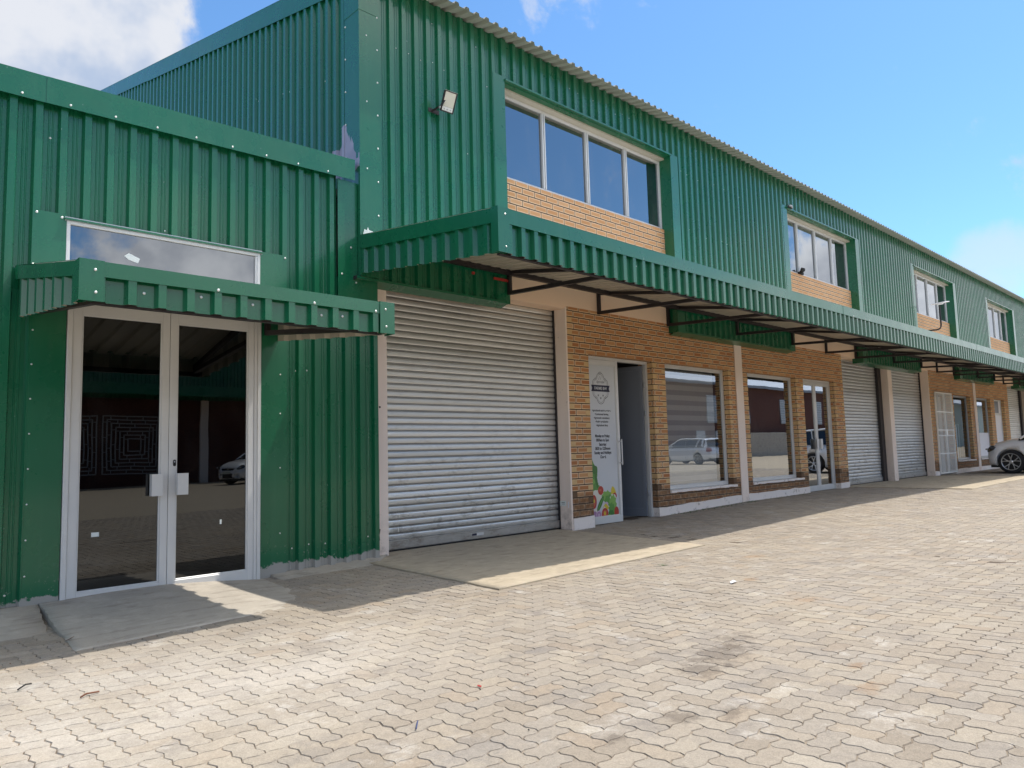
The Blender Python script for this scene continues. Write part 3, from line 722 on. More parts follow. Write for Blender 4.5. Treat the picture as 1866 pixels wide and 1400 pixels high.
# poster on the fixed leaf ------------------------------------------------------
def text_mesh(s, size, align='CENTER', bold=0., xs=1., shear=0.):
    cu = bpy.data.curves.new('lettering', 'FONT'); cu.body = s; cu.size = size; cu.align_x = align; cu.offset = bold; cu.shear = shear
    ob = bpy.data.objects.new('lettering', cu); C.objects.link(ob); dg = bpy.context.evaluated_depsgraph_get(); dg.update()
    me = bpy.data.meshes.new_from_object(ob.evaluated_get(dg)); bpy.data.objects.remove(ob)
    vs = [(v.co.x*xs, v.co.y) for v in me.vertices]; fs = [tuple(p.vertices) for p in me.polygons]; bpy.data.meshes.remove(me)
    return vs, fs
PX0, PX1, PZ0, PZ1, PY = x0+w+.068, 4.598, z0+.128, z1-w-.085, .122
mb = MB(); mb.box(PX0-.012, PX1+.010, PY, PY+.006, PZ0-.014, PZ1+.012, 'poster')
def put_text(s, cx, z, size, m, bold=0., xs=1., y=PY-.0012, shear=0.):
    vs, fs = text_mesh(s, size, 'CENTER', bold, xs, shear); mb.add([(cx+v[0], y, z+v[1]) for v in vs], fs, m)
cx = 4.262
def outline(pts, wd, m, y=PY-.001):
    n = len(pts)
    for i in range(n):
        a, b = Vector(pts[i]), Vector(pts[(i+1) % n]); d = (b-a)
        if d.length < 1e-5: continue
        d.normalize(); q = Vector((-d.y, d.x))*wd/2; e = d*wd*.4
        mb.quad((*(a-q-e)[:1], y, (a-q-e)[1]), ((b-q+e)[0], y, (b-q+e)[1]), ((b+q+e)[0], y, (b+q+e)[1]), ((a+q-e)[0], y, (a+q-e)[1]), m)
def badge(s):
    zc = 1.998; H = .176*s; P = []
    for k in range(9): a = math.radians(90-72*k/8); P.append((.098*s*math.cos(a), .098+.1075*math.sin(a)))
    P += [(.122*s, .131), (.122*s, .120)]
    for k in range(6): a = math.radians(90-90*k/5); P.append((.120*s+(H-.120*s)*math.cos(a), .070+.048*math.sin(a)))
    P += [(H, 0)]
    Rt = P + [(p[0], -p[1]) for p in P[::-1]]
    return [(cx+p[0], zc+p[1]*1.13) for p in Rt] + [(cx-p[0], zc+p[1]*1.13) for p in Rt[::-1]]
outline(badge(1.0), .007, 'ink'); outline([(cx+(p[0]-cx)*.86, 1.998+(p[1]-1.998)*.90) for p in badge(1.0)], .004, 'ink')
rb = [(cx-.215,2.045),(cx+.215,2.045),(cx+.195,1.998),(cx+.215,1.95),(cx-.215,1.95),(cx-.195,1.998)]
mb.add([(p[0], PY-.003, p[1]) for p in rb], [tuple(range(6))], 'navy')
put_text('FARMS BW', cx, 1.977, .062, 'poster', .0012, .95, PY-.0045)
put_text('Agrorobel', cx, 2.078, .055, 'ink', 0, .8, shear=.35)
for (dx, dz) in ((-.055,1.885),(.055,1.885),(0,1.845)):
    put_text('*', cx+dx, dz-.03, .075, 'ink', .001)
for k, (a0, a1, r) in enumerate(((200,30,.045),(190,10,.032),(210,60,.020))):   # sketched profile in the crest
    pts = [(cx+.0+r*math.cos(math.radians(a0+(a1-a0)*i/8)), 2.20+r*math.sin(math.radians(a0+(a1-a0)*i/8))) for i in range(9)]
    for i in range(8): mb.quad((pts[i][0],PY-.001,pts[i][1]-.0018),(pts[i+1][0],PY-.001,pts[i+1][1]-.0018),(pts[i+1][0],PY-.001,pts[i+1][1]+.0018),(pts[i][0],PY-.001,pts[i][1]+.0018), 'ink')
for dx in (-.02, .02): mb.quad((cx+dx-.02,PY-.001,2.125),(cx+dx-.015,PY-.001,2.125),(cx+dx+.012,PY-.001,2.18),(cx+dx+.007,PY-.001,2.18), 'ink')
for i, s in enumerate(('Agricultural market services','•Contractual farming','•Agronomic consultancy','•Fodder production','•Agricultural shop')):
    put_text(s, cx+.005, 1.655-i*.0545, .043, 'ink', .0012, .86)
for i, s in enumerate(('Monday to Friday:','0800am to 5pm','Saturday:','0830 to 1230noon','Sunday and Holidays:','Closed.')):
    put_text(s, cx+.005, 1.275-i*.0615, .058, 'ink', .0020, .80)
# printed vegetables: flat overlapping shapes
VEG = {'leaf':(.045,.17,.03),'leaf2':(.10,.28,.05),'lett':(.20,.40,.08),'red':(.42,.035,.02),'red2':(.50,.10,.06),'yel':(.62,.48,.03),'onion':(.36,.20,.34),'onion2':(.55,.40,.52),'cauli':(.66,.63,.55),'cuc':(.05,.16,.035),'orange':(.60,.20,.04)}
for k, c in VEG.items(): M['veg_'+k] = mat('print_'+k, c, .4)
rr = random.Random(11); layer = [0]
def blob(x, z, rx, rz, m, lobes=0, amp=.0, rot=0):
    layer[0] += 1; y = PY-.0012-layer[0]*.00006; n = 22
    if x-rx < PX0: pass
    vs = []
    for k in range(n):
        a = 2*PI*k/n; r = 1+amp*math.sin(lobes*a+x*40)+(rr.uniform(-.04,.04) if amp else 0)
        px, pz = rx*r*math.cos(a), rz*r*math.sin(a); qx = px*math.cos(rot)-pz*math.sin(rot); qz = px*math.sin(rot)+pz*math.cos(rot)
        vs.append((min(PX1, max(PX0-.008, x+qx)), y, max(PZ0-.004, z+qz)))
    mb.add(vs, [tuple(range(n))], 'veg_'+m)
for x, z, rx, rz, m, lo, am, ro in ((3.99,.80,.06,.11,'leaf2',5,.12,.3),(4.06,.73,.055,.085,'leaf',4,.1,0),(4.02,.62,.075,.075,'leaf2',6,.15,0),(4.00,.52,.075,.09,'lett',9,.12,0),(4.08,.50,.06,.07,'leaf2',8,.14,0),
    (4.09,.60,.022,.09,'leaf',3,.1,.25),(4.12,.39,.13,.07,'cauli',9,.10,0),(4.18,.455,.052,.055,'red',0,0,0),(4.17,.46,.020,.016,'red2',0,0,0),(4.02,.30,.050,.085,'red',0,0,0),(4.02,.30,.030,.055,'red2',0,0,0),(4.02,.31,.014,.022,'yel',0,0,0),
    (4.32,.36,.10,.07,'lett',8,.16,0),(4.36,.30,.08,.07,'leaf2',7,.16,0),(4.16,.26,.030,.115,'cuc',0,0,-.62),(4.165,.265,.010,.095,'leaf2',0,0,-.62),(4.47,.42,.045,.065,'yel',3,.08,.2),(4.50,.36,.04,.04,'red',0,0,0),(4.46,.33,.06,.05,'cauli',6,.1,0),
    (4.45,.24,.07,.12,'lett',9,.16,0),(4.42,.16,.06,.09,'leaf2',9,.16,0),(4.30,.25,.035,.03,'onion2',0,0,0),(4.28,.20,.05,.045,'yel',4,.1,0),(4.25,.17,.03,.04,'cauli',4,.1,0),(4.05,.17,.03,.03,'cauli',3,.1,0),
    (4.03,.09,.045,.065,'onion',0,0,0),(4.12,.10,.052,.060,'onion2',0,0,0),(4.12,.10,.038,.044,'onion',0,0,0),(4.12,.10,.022,.026,'onion2',0,0,0),(4.26,.11,.062,.075,'red',0,0,0),(4.26,.11,.042,.052,'red2',0,0,0),(4.255,.12,.018,.026,'yel',0,0,0),
    (4.40,.10,.055,.05,'leaf',8,.16,0),(4.53,.12,.045,.07,'red',0,0,0),(4.36,.06,.04,.035,'lett',7,.15,0)):
    blob(x, z+.045, rx*1.22, rz*1.18, m, lo, am, ro)
po = mb.build('poster', d1); po['label'] = 'white vinyl poster with crest, opening hours and printed vegetables'

# bay B doors: gated door and white door
bx0, bx1 = 19.20, 20.69
mb = MB(); frame(mb, bx0+.002, bx1-.002, .10, 2.488, .12, .16, .05, 'alu_grey'); mb.box(19.94, 19.97, .12, .15, .12, 2.44, 'alu_grey')
g = mb.build('gated_door', WH)
mb = MB(); n = 90; vs = []
for i in range(n+1):
    xx = 19.26+1.37*i/n; yy = .26+.022*math.sin(i*1.1)+.01*math.sin(i*.37); vs += [(xx, yy, .14), (xx, yy, 2.42)]
mb.add(vs, [(2*i, 2*i+2, 2*i+3, 2*i+1) for i in range(n)], 'curtain', True); mb.build('curtain', g)
mb = MB(); frame(mb, 19.17, 20.72, .15, 2.50, -.045, -.015, .03, 'white_gate')
for z in (1.93, 1.40, 1.24, .72): mb.box(19.2, 20.69, -.043, -.018, z-.014, z+.014, 'white_gate')
for i in range(1, 16): mb.box(19.20+1.49*i/16-.009, 19.20+1.49*i/16+.009, -.036, -.024, .17, 2.48, 'white_gate')
mb.box(19.90, 20.04, -.055, -.012, 1.22, 1.42, 'white_gate'); mb.box(19.93, 19.96, -.046, -.016, .17, 2.48, 'white_gate')
mb.build('security_gate', WH)
mb = MB(); x0, x1 = 25.67, 27.03; frame(mb, x0, x1, .10, 2.495, .10, .15, .05, 'alu'); mb.box(x0+.05, x1-.05, .115, .14, .12, 1.98, 'white'); mb.box(x0+.05, x1-.05, .11, .145, 1.94, 2.02, 'alu')
mb.box(x0+.30, x0+.36, .105, .145, 2.02, 2.45, 'alu'); mb.box(x0+.36, x1-.30, .125, .13, 2.02, 2.45, 'slate'); mb.box(x0+.05, x0+.30, .12, .14, 2.02, 2.45, 'white'); mb.box(x1-.30, x1-.05, .12, .14, 2.02, 2.45, 'white')
wd = mb.build('white_door', WH, bevel=.003); mb = MB(); mb.box(x0+.13, x0+.17, .06, .075, .95, 1.25, 'rubber'); mb.box(x0+.135, x0+.165, .075, .115, .97, 1.0, 'rubber'); mb.box(x0+.135, x0+.165, .075, .115, 1.2, 1.23, 'rubber'); mb.build('door_handle', wd)
# frosted film inside the lower half of the second window of bay B
mb = MB(); mb.box(23.556, 25.134, .119, .122, .54, 1.32, 'white'); mb.build('frosted_film', WH)

# upper windows
for wi, (a, b) in enumerate(UW):
    mb = MB(); z0, z1 = 4.705, 5.885
    frame(mb, a+.002, b-.002, z0, z1, .035, .085, .040, 'alu')
    xs = [a + (b-a)*k/4 for k in range(5)]
    for k in (1, 2, 3):
        mb.box(xs[k]-.032, xs[k]-.008, .028, .085, z0+.04, z1-.04, 'alu'); mb.box(xs[k]+.008, xs[k]+.032, .028, .085, z0+.04, z1-.04, 'alu'); mb.box(xs[k]-.008, xs[k]+.008, .045, .085, z0+.04, z1-.04, 'alu_grey')
    mb.box(a-.01, b+.005, .012, .10, z0-.03, z0-.001, 'alu')
    o = mb.build('upper_window', WH, bevel=.002)
    for k in range(4): pane(xs[k]+.03, xs[k+1]-.03, z0+.038, z1-.038, .062, 'glass_up', o)
    mb = MB(); mb.box(a+.004, b-.004, -.06, .10, z1+.003, z1+.028, 'beige_back'); mb.build('lintel_board', o)
# dark rooms behind the glass
mb = MB()
def room(x0, x1, y0, y1, z0, z1, m='room'):
    vs = [(x0,y0,z0),(x1,y0,z0),(x1,y1,z0),(x0,y1,z0),(x0,y0,z1),(x1,y0,z1),(x1,y1,z1),(x0,y1,z1)]
    mb.add(vs, [(0,1,2,3),(4,7,6,5),(1,5,6,2),(2,6,7,3),(3,7,4,0)], m)
room(3.43, 12.79, .285, 5, .04, 3.08); room(18.82, 27.58, .285, 5, .10, 3.08); room(.3, 39.8, .12, 7, 3.3, 6.35)
mb.build('interior_room', WH)

# canopy ---------------------------------------------------------------------------
def canopy(B, X0, X1, yw, zw, yf, zf, dw, df, ph, arms, name, bandh=.125, pitch=.162, epitch=.195, ebase=.095):
    n = (zw-zf)/(yw-yf)         # slope
    top = lambda y: zf + (y-yf)*n
    mb = MB()
    sheet(mb, (X0+.01, yf+.012, 0), (1,0,0), (0,-1,0), X1-X0-.02, lambda u: zf-df, zf-.02, phase=ph, pitch=pitch, h=.040, m='green', fine=False, base=.078, crest=.048)
    rnd = random.Random(int(X1*3))
    k = 0
    while X0+ph+k*pitch < min(X1-.1, 14):
        xx = X0+ph+(k+.5)*pitch; k += 1
        if rnd.random() < (.5 if X1 < 1 else .05): mb.disc((xx, yf+.010, zf-df*.55+rnd.uniform(-.02,.02)), (0,-1,0), .0095, .006, 'screw')
        if rnd.random() < (.35 if X1 < 1 else .05): mb.disc((xx-.08, yf-.032, zf-bandh+.012), (0,-1,0), .010, .007, 'screw')
    Lw = yw-yf
    for (X, sgn) in ((X0, -1), (X1, 1)):
        sheet(mb, (X, yf, 0), (0,1,0), (sgn,0,0), Lw, lambda u: top(yf+u)-(df+(dw-df)*u/Lw)-.004, lambda u: top(yf+u)-.02, phase=.14, pitch=epitch, h=.036, m='green', fine=False, base=ebase, crest=ebase*.5)
    o = build_no_recalc(mb, name, B)
    # roof sheet
    mb = MB(); s = math.hypot(1, n)
    sheet(mb, (X0+.02, yf+.05, zf-.045), (1,0,0), (0,-n/s,1/s), X1-X0-.04, 0, (Lw-.05)*s, m='canopy_top', back='beige_back', pitch=pitch, h=.03, phase=ph, V=(0,1/s,n/s), fine=False, th=.0015, base=.08)
    build_no_recalc(mb, 'canopy_roof_sheet', o)
    # edge flashing in lapped lengths
    mb = MB(); x = X0-.035; rnd = random.Random(9)
    while x < X1+.03:
        x2 = min(x+(2.4 if X1 > 1 else 9), X1+.035); oo = rnd.uniform(0, .003); dz = rnd.uniform(-.004, .004)
        mb.box(x, x2+.015 if x2 < X1 else x2, yf-.032-oo, yf-.028-oo, zf-bandh+dz, zf+.004+dz*.3, 'green')
        mb.box(x, x2+.015 if x2 < X1 else x2, yf-.032-oo, yf+.10, zf+.004+dz*.3, zf+.007+dz*.3, 'green'); x = x2
    for (X, sgn) in ((X0, -1), (X1, 1)):
        xx = X+sgn*.044
        for (ya, yb) in ((yf-.030, yw),):
            vs = [(xx,ya,top(ya)-bandh-.003),(xx,yb,top(yb)-bandh-.015),(xx,yb,top(yb)+.004),(xx,ya,top(ya)+.002)]
            vs2 = [(v[0]-sgn*.004, v[1], v[2]) for v in vs]; mb.add(vs+vs2, [(0,1,2,3),(7,6,5,4),(0,3,7,4),(1,5,6,2),(3,2,6,7),(0,4,5,1)], 'green')
            vs = [(xx,ya,top(ya)+.006),(xx,yb,top(yb)+.008),(xx-sgn*.12,yb,top(yb)+.010),(xx-sgn*.12,ya,top(ya)+.008)]
            mb.add(vs+[(v[0], v[1], v[2]+.003) for v in vs], [(0,1,2,3),(7,6,5,4),(0,3,7,4),(3,2,6,7),(0,4,5,1)], 'green')
    e = .004
    for (X, sgn) in ((X0, -1), (X1, 1)):       # corner pieces
        a, b = sorted((X+sgn*.050, X-sgn*.085)); mb.box(a, b, yf-.040, yf-.036, zf-df-.004, zf+.010, 'green')
        a, b = sorted((X+sgn*.050, X+sgn*.046)); mb.box(a, b, yf-.036, yf+(.05 if X1 > 1 else .10), zf-df-.004, zf+.012, 'green')
        xm = X-sgn*.035
        mb.disc((xm, yf-.040, zf-.05), (0,-1,0), .0085, .006, 'screw'); mb.disc((xm+.005, yf-.040, zf-df+.05), (0,-1,0), .0085, .006, 'screw')
    mb.build('edge_flashing', o)
    if B is WH:      # cover strip closing the gap to the wall under the upper windows
        mb = MB()
        for (a, b) in UW: mb = MB(); mb.box(a+.004, b-.004, yw-.02, -.001, zw-.03, zw+.004, 'green'); mb.build('cover_strip', o)
    # steel
    mb = MB()
    mb.box(X0+.03, X1-.03, yf+.025, yf+.07, zf-df-.006, zf-df+.045, 'steel_black'); mb.build('front_purlin', o)
    mb = MB(); mb.box(X0+.03, X1-.03, yw-.075, yw-.025, top(yw)-.118, top(yw)-.058, 'steel_black'); mb.build('wall_purlin', o)
    for xa in arms:
        mb = MB(); ya = yf+.12
        wy = .003 if B is WH else yw
        on_clad = B is WH and not any(a+.02 < xa < b-.02 for a, b in UW)
        wy = -.185 if on_clad else (-.004 if B is WH else yw-.03)
        mb.bar((xa, wy-.02, zw-.36), (xa, wy-.02, zw-.01), .045, .045, 'steel_black', up=(0,1,0))
        mb.bar((xa, wy-.04, zw-.075+(wy-yw)*n), (xa, ya, zf-.145), .045, .045, 'steel_black')
        mb.bar((xa, wy-.04, zw-.34), (xa, ya, zf-.19), .045, .045, 'steel_black')
        if abs(xa-2.13) < .05: mb.box(xa-.26, xa-.02, -.205, -.188, 3.235, 3.265, 'red_primer'); mb.box(xa-.62, xa-.58, -.205, -.188, 3.25, 3.28, 'red_primer')
        mb.build('support_bracket', o)
    return o
arms = [.16, 2.13, 4.12, 5.90, 7.80, 9.98, 11.98, 13.62, 15.6, 17.66, 19.6, 21.2, 23.1, 25.1, 27.1, 28.6, 30.6, 32.6, 34.6, 36.6, 38.6]
canopy(WH, 0.0, XE-.3, -.18, 3.435, -2.30, 3.185, .40, .385, 1.714 % .162 + .0, arms, 'canopy')

# ================================================================== ANNEX
AX = empty('annex_building', (-4, 4, 0), 'low green corrugated annex with white framed glass double door under a small canopy', 'annex')
YA, YAF = -.085, -.129
mb = MB(); PH = -2.986
sh = lambda a, b, z0, z1, m='green': sheet(mb, (a, YA, 0), (1,0,0), (0,-1,0), b-a, z0, z1, phase=(PH-a) % .1756, m=m, h=.041)
sh(-10, -3.0, -.12, 4.1, 'green_low'); sh(-3.0, -.28, 3.075, 4.1); sh(-.92, .20, -.08, 2.98, 'green_low'); sh(-.92, -.28, 2.98, 3.075)
rnd = random.Random(21)
for (x, z) in ((-3.16,2.12),(-3.10,.12),(-2.90+.0,3.73),(-2.46,3.68),(-1.93,3.62),(-1.58,3.58),(-1.20,3.55),(-.86,3.1),(-2.0,3.13),(-.55,3.35),(-.74,1.95),(-.62,1.96),(-.18,1.98),(-.78,.22),(-.60,.24),(-.42,.23),(-.2,.26),(.08,.25),(-.50,3.86),(-1.05,3.86),(-3.3,3.3)):
    mb.disc((x, YA-.0005, z), (0,-1,0), .008, .006, 'screw', 10)
build_no_recalc(mb, 'facade_cladding', AX)
mb = MB()
mb.box(-3.0, -2.755, YAF, YAF+.003, -.12, 2.68, 'green_low'); mb.box(-1.125, -.905, YAF, YAF+.003, -.1, 2.68, 'green_low')
mb.box(-3.012, -2.775, YAF-.004, YAF-.001, 2.5, 3.105, 'green'); mb.box(-1.135, -.862, YAF-.004, YAF-.001, 2.4, 3.085, 'green')
mb.box(-.285, -.050, YAF-.002, YAF+.001, 2.42, 4.02, 'green'); mb.box(-.050, .205, YAF+.004, YAF+.007, 2.40, 2.975, 'green'); mb.box(-.053, -.049, YAF-.001, -.002, 2.42, 4.02, 'green')
mb.box(-2.79, -1.12, YAF-.030, YA, 3.062, 3.075, 'green'); mb.box(-2.79, -1.12, YAF-.012, YAF-.006, 3.055, 3.088, 'alu_grey')
for k in range(9): mb.disc((-2.985, YAF, .25+k*.27), (0,-1,0), .007, .005, 'screw')
for z in (.38, 1.0, 1.52, 1.9): mb.disc((-.925, YAF, z), (0,-1,0), .0075, .007, 'screw')
for (x, z) in ((-2.985,3.085),(-2.81,3.075),(-3.0,2.66),(-.88,3.06),(-.88,2.72),(-.13,3.3),(-.07,2.93),(-.07,2.5),(-.24,3.0)): mb.disc((x, YAF-.005, z), (0,-1,0), .010, .007, 'screw')
mb.build('flat_flashing', AX)
mb = MB(); mb.box(-.10, .0, -.20, -.135, 2.965, 2.99, 'green'); mb.box(-.104, -.10, -.20, -.135, 2.955, 2.995, 'steel_black'); mb.build('drip_tray_end', WH)
# parapet fascia, lapped once near the left edge of the picture
mb = MB()
vs = [(-10,4.14,3.94),(-2.95,4.205,3.985),(-.095,4.262,4.035)]
for (a, b, o) in ((vs[0], vs[1], 0), (vs[1], vs[2], .003)):
    y = -.165-o; q = [(a[0],y,a[2]),(b[0]+.02 if o == 0 else b[0],y,b[2]),(b[0]+.02 if o == 0 else b[0],y,b[1]),(a[0],y,a[1])]
    mb.add(q+[(p[0], p[1]+.003, p[2]) for p in q], [(0,1,2,3),(7,6,5,4),(0,3,7,4),(1,5,6,2),(0,4,5,1)], 'green')
    mb.quad((a[0],y,a[1]),(b[0],y,b[1]),(b[0],y+.30,b[1]+.012),(a[0],y+.30,a[1]+.012), 'green'); mb.quad((a[0],y,a[1]-.003),(a[0],y+.30,a[1]+.009),(b[0],y+.30,b[1]+.009),(b[0],y,b[1]-.003), 'green')
mb.quad((-.095,-.168,4.035),(-.085,-.09,4.02),(-.085,-.09,4.25),(-.095,-.168,4.262), 'green')
for k in range(20): x = -.42-k*.337; mb.disc((x, -.168, np.interp(x, [-3,-.1], [4.012,4.058])), (0,-1,0), .009, .006, 'screw', 10)
mb.build('parapet_fascia', AX)
mb = MB(); mb.box(-10, -.06, .05, 11, 3.9, 3.98, 'roof'); mb.box(-10.02, -9.98, -.05, 11, -.1, 4.1, 'green'); mb.box(-10, -.06, 10.9, 11, -.1, 3.9, 'room'); mb.box(-2.9, -1.0, .0, .08, 2.42, 2.60, 'room')
mb.build('roof', AX)
mb = MB(); room(-6, -.2, -.02, 5, -.06, 3.85); mb.build('interior_room', AX)
# transom window
mb = MB(); frame(mb, -2.775, -1.135, 2.50, 3.062, -.135, -.085, .028, 'alu'); mb.box(-1.182, -1.163, -.13, -.09, 2.53, 3.03, 'alu'); tw = mb.build('transom_window', AX, bevel=.003); pane(-2.747, -1.18, 2.528, 3.034, -.11, 'glass_mid', tw)
mb = MB(); mb.add([(-2.335,-.1125,2.842),(-2.30,-.1125,2.872),(-2.21,-.1125,2.838),(-2.225,-.1125,2.795),(-2.30,-.1125,2.815)], [(0,1,2,3,4)], 'paper'); mb.build('torn_sticker', tw)
# glass double door
x0, x1, z0, z1 = -2.75, -1.128, gz(-2)-.0, 2.43
mb = MB(); yd = -.135
mb.box(x0, x0+.038, yd-.012, yd+.06, z0-.06, z1, 'alu'); mb.box(x1-.062, x1-.032, yd-.004, yd+.06, z0-.06, z1, 'alu'); mb.box(x1-.032, x1, yd-.014, yd+.06, z0-.06, z1, 'alu'); mb.box(x0+.038, x1-.062, yd-.012, yd+.06, z1-.04, z1, 'alu')
dd = mb.build('double_door', AX, bevel=.0025)
xm = -1.955
zz0 = z0+.014
def dleaf(a, b, wl, wr, nm='door_leaf'):
    return leaf(dd, a, b, zz0, z1-.044, yd, 'glass_dark', wl, wr, .085, .095)
dleaf(x0+.040, xm-.002, .068, .062); dleaf(xm+.002, x1-.064, .062, .055)
mb = MB(); mb.box(xm-.215, xm-.07, yd-.060, yd-.056, .80, .985, 'alu') if False else None
mb.box(-2.105, -2.015, yd-.060, yd-.055, .80, .985, 'alu'); mb.box(-2.105, -2.100, yd-.055, yd-.0, .80, .985, 'alu'); mb.box(-2.150, -2.105, yd+.03, yd+.033, .79, .975, 'alu_grey'); mb.build('door_handle', dd, bevel=.001)
mb = MB(); mb.box(-1.895, -1.805, yd-.060, yd-.055, .80, .985, 'alu'); mb.box(-1.895, -1.890, yd-.055, yd-.0, .80, .985, 'alu'); mb.build('door_handle', dd, bevel=.001)
mb = MB()
vs = []; 
for k in range(16):
    a = 2*PI*k/16; vs.append((-1.905+.013*math.cos(a), yd-.004, 1.075+.013*math.sin(a)+(.016 if math.sin(a) > 0 else -.016)))
mb.add(vs, [tuple(range(16))], 'rubber'); mb.disc((-1.905, yd-.004, 1.085), (0,-1,0), .007, .003, 'alu_grey'); mb.build('lock_cylinder', dd)
mb = MB(); mb.box(-2.535, -2.478, yd+.0175, yd+.0185, .50, .535, 'paper'); mb.build('paper_sticker', dd); mb = MB(); mb.box(-1.497, -1.480, yd+.0175, yd+.0185, .515, .555, 'paper'); mb.build('paper_sticker', dd)
canopy(AX, -3.07, -.950, -.13, 2.625, -1.98, 2.283, .395, .235, .06, [-2.95, -1.08], 'canopy', bandh=.085, pitch=.1756, epitch=.255, ebase=.12)

# ================================================================== FITTINGS
# floodlight
fl = empty('floodlight', (1.06, -.18, 5.2), 'rectangular LED floodlight on a bracket high on the green wall near its left corner', 'floodlight')
rot = Matrix.Translation((1.085,-.33,5.23)) @ Matrix.Rotation(math.radians(-14), 4, 'Z') @ Matrix.Rotation(math.radians(6), 4, 'Y') @ Matrix.Rotation(math.radians(24), 4, 'X') @ Matrix.Diagonal((.74,.9,.68,1))
def xf(mb_, mtx): mb_.v = [tuple(mtx @ Vector(v)) for v in mb_.v]
mb = MB(); mb.box(-.105,.105,-.02,.025,-.17,.17,'steel_black'); mb.box(-.112,.112,-.026,-.018,-.178,-.158,'steel_black'); mb.box(-.112,.112,-.026,-.018,.158,.178,'steel_black'); mb.box(-.112,-.092,-.026,-.018,-.158,.158,'steel_black'); mb.box(.092,.112,-.026,-.018,-.158,.158,'steel_black')
for k in range(9): mb.box(-.09, .09, .025, .045, -.14+k*.034, -.134+k*.034, 'steel_black')
xf(mb, rot); mb.build('housing', fl, bevel=.002)
M['led'] = mat('led_lens', (.62,.60,.50), .35); M['led2'] = mat('led_driver', (.70,.71,.68), .4)
mb = MB(); mb.box(-.09,.09,-.0225,-.0205,-.085,.157,'led'); mb.box(-.09,.09,-.0225,-.0205,-.157,-.088,'led2')
for k in range(3): mb.disc((-.055+k*.055,-.0225,-.128), (0,-1,0), .014, .003, 'alu_grey')
xf(mb, rot); mb.build('lens', fl)
mb = MB(); mb.bar((.96,-.175,5.14),(.96,-.36,5.14),.03,.006,'steel_black'); mb.bar((.96,-.36,5.14),(1.01,-.345,5.22),.03,.006,'steel_black'); mb.bar((.90,-.178,5.14),(1.06,-.178,5.14),.006,.05,'steel_black'); mb.disc((.955,-.33,5.13),(-1,0,0),.018,.012,'alu_grey'); mb.build('bracket', fl)
# flat satellite dish on a bent pole
sd = empty('satellite_dish', (18.6, 0, 4.22), 'flat white satellite dish on a bent dark pole in front of the third upper window', 'satellite dish')
mb = MB(); pts = [(18.7,-.01,4.22),(18.62,-.36,4.20)] + [(18.6,-.40-.10*math.sin(a),4.31-.11*math.cos(a)) for a in (0,.4,.8,1.2,1.57)] + [(18.6,-.50,4.86)]
mb.tube(pts, .022, 'steel_black'); mb.build('pole', sd)
mb = MB(); mt = Matrix.Translation((18.6,-.52,4.93)) @ Matrix.Rotation(math.radians(-3), 4, 'X') @ Matrix.Rotation(math.radians(-7), 4, 'Y') @ Matrix.Scale(.72, 4)
n = 28; ring = lambda s_, z: [(s_*.26*math.copysign(abs(math.cos(2*PI*k/n))**.6, math.cos(2*PI*k/n)), s_*.30*math.copysign(abs(math.sin(2*PI*k/n))**.6, math.sin(2*PI*k/n)), z) for k in range(n)]
vs = ring(1,0)+ring(1.02,.012)+ring(.98,.026); mb.add(vs, [(i*n+k, i*n+(k+1)%n, (i+1)*n+(k+1)%n, (i+1)*n+k) for i in range(2) for k in range(n)]+[tuple(range(n)), tuple(2*n+k for k in range(n))], 'white')
mb.box(-.09,.09,-.09,.09,-.05,0,'white'); xf(mb, mt); mb.build('dish_panel', sd)
# small dark fittings on the second upper window
mb = MB(); mb.tube([(10.93,-.03,4.74),(10.99,-.07,4.79),(11.06,-.04,4.82)], .035, 'rubber', 8); mb.tube([(10.90,-.06,4.77),(10.86,-.10,4.80)], .028, 'rubber', 8); mb.box(10.92,11.08,-.03,.03,4.706,4.76,'rubber')
tag(mb.build('sill_fitting'), 'small dark lumpy fitting on the sill of the second upper window', 'fitting')
mb = MB(); mb.tube([(10.16,YF-.03,5.99),(10.24,YF-.06,5.985),(10.30,YF-.03,5.96)], .022, 'alu_grey', 8); mb.box(10.13,10.30,YF-.05,YF-.02,5.945,5.965,'rubber')
tag(mb.build('corner_bracket'), 'small dark bracket at the top left corner of the second upper window', 'bracket')
# striped blind behind the first shop window
bl = empty('roller_blind', (6.75,.42,2.4), 'zebra striped roller blind hanging behind the shop window left of the slim column', 'blind')
mb = MB(); z = 2.40; k = 0
while z > .43:
    mb.quad((5.80,.19,z-.085),(7.52,.19,z-.085),(7.52,.19,z),(5.80,.19,z), 'blind' if k % 2 else 'blind_dark'); z -= .085; k += 1
mb.build('fabric', bl); mb = MB(); mb.tube([(5.79,.20,2.43),(7.53,.20,2.43)], .02, 'alu_grey'); mb.build('roller', bl)
# goods behind bay B glass
cr = empty('clothes_rail', (22.1,.8,.1), 'clothes rail with white garments behind the clear shop window beside the gate', 'clothes rail')
mb = MB(); mb.tube([(21.5,.30,.12),(21.5,.30,1.6),(22.4,.30,1.6),(22.4,.30,.12)], .015, 'alu', 8); mb.build('rail_frame', cr)
for x, zb in ((21.75,.80),(22.15,.50)):
    mb = MB(); vs = []; 
    for i in range(9):
        u = i/8; vs += [(x-.1+.2*u, .30+.03*math.sin(u*9), zb), (x-.08+.16*u, .30+.02*math.sin(u*9), 1.58)]
    mb.add(vs, [(2*i, 2*i+2, 2*i+3, 2*i+1) for i in range(8)], 'white', True); mb.build('garment', cr)
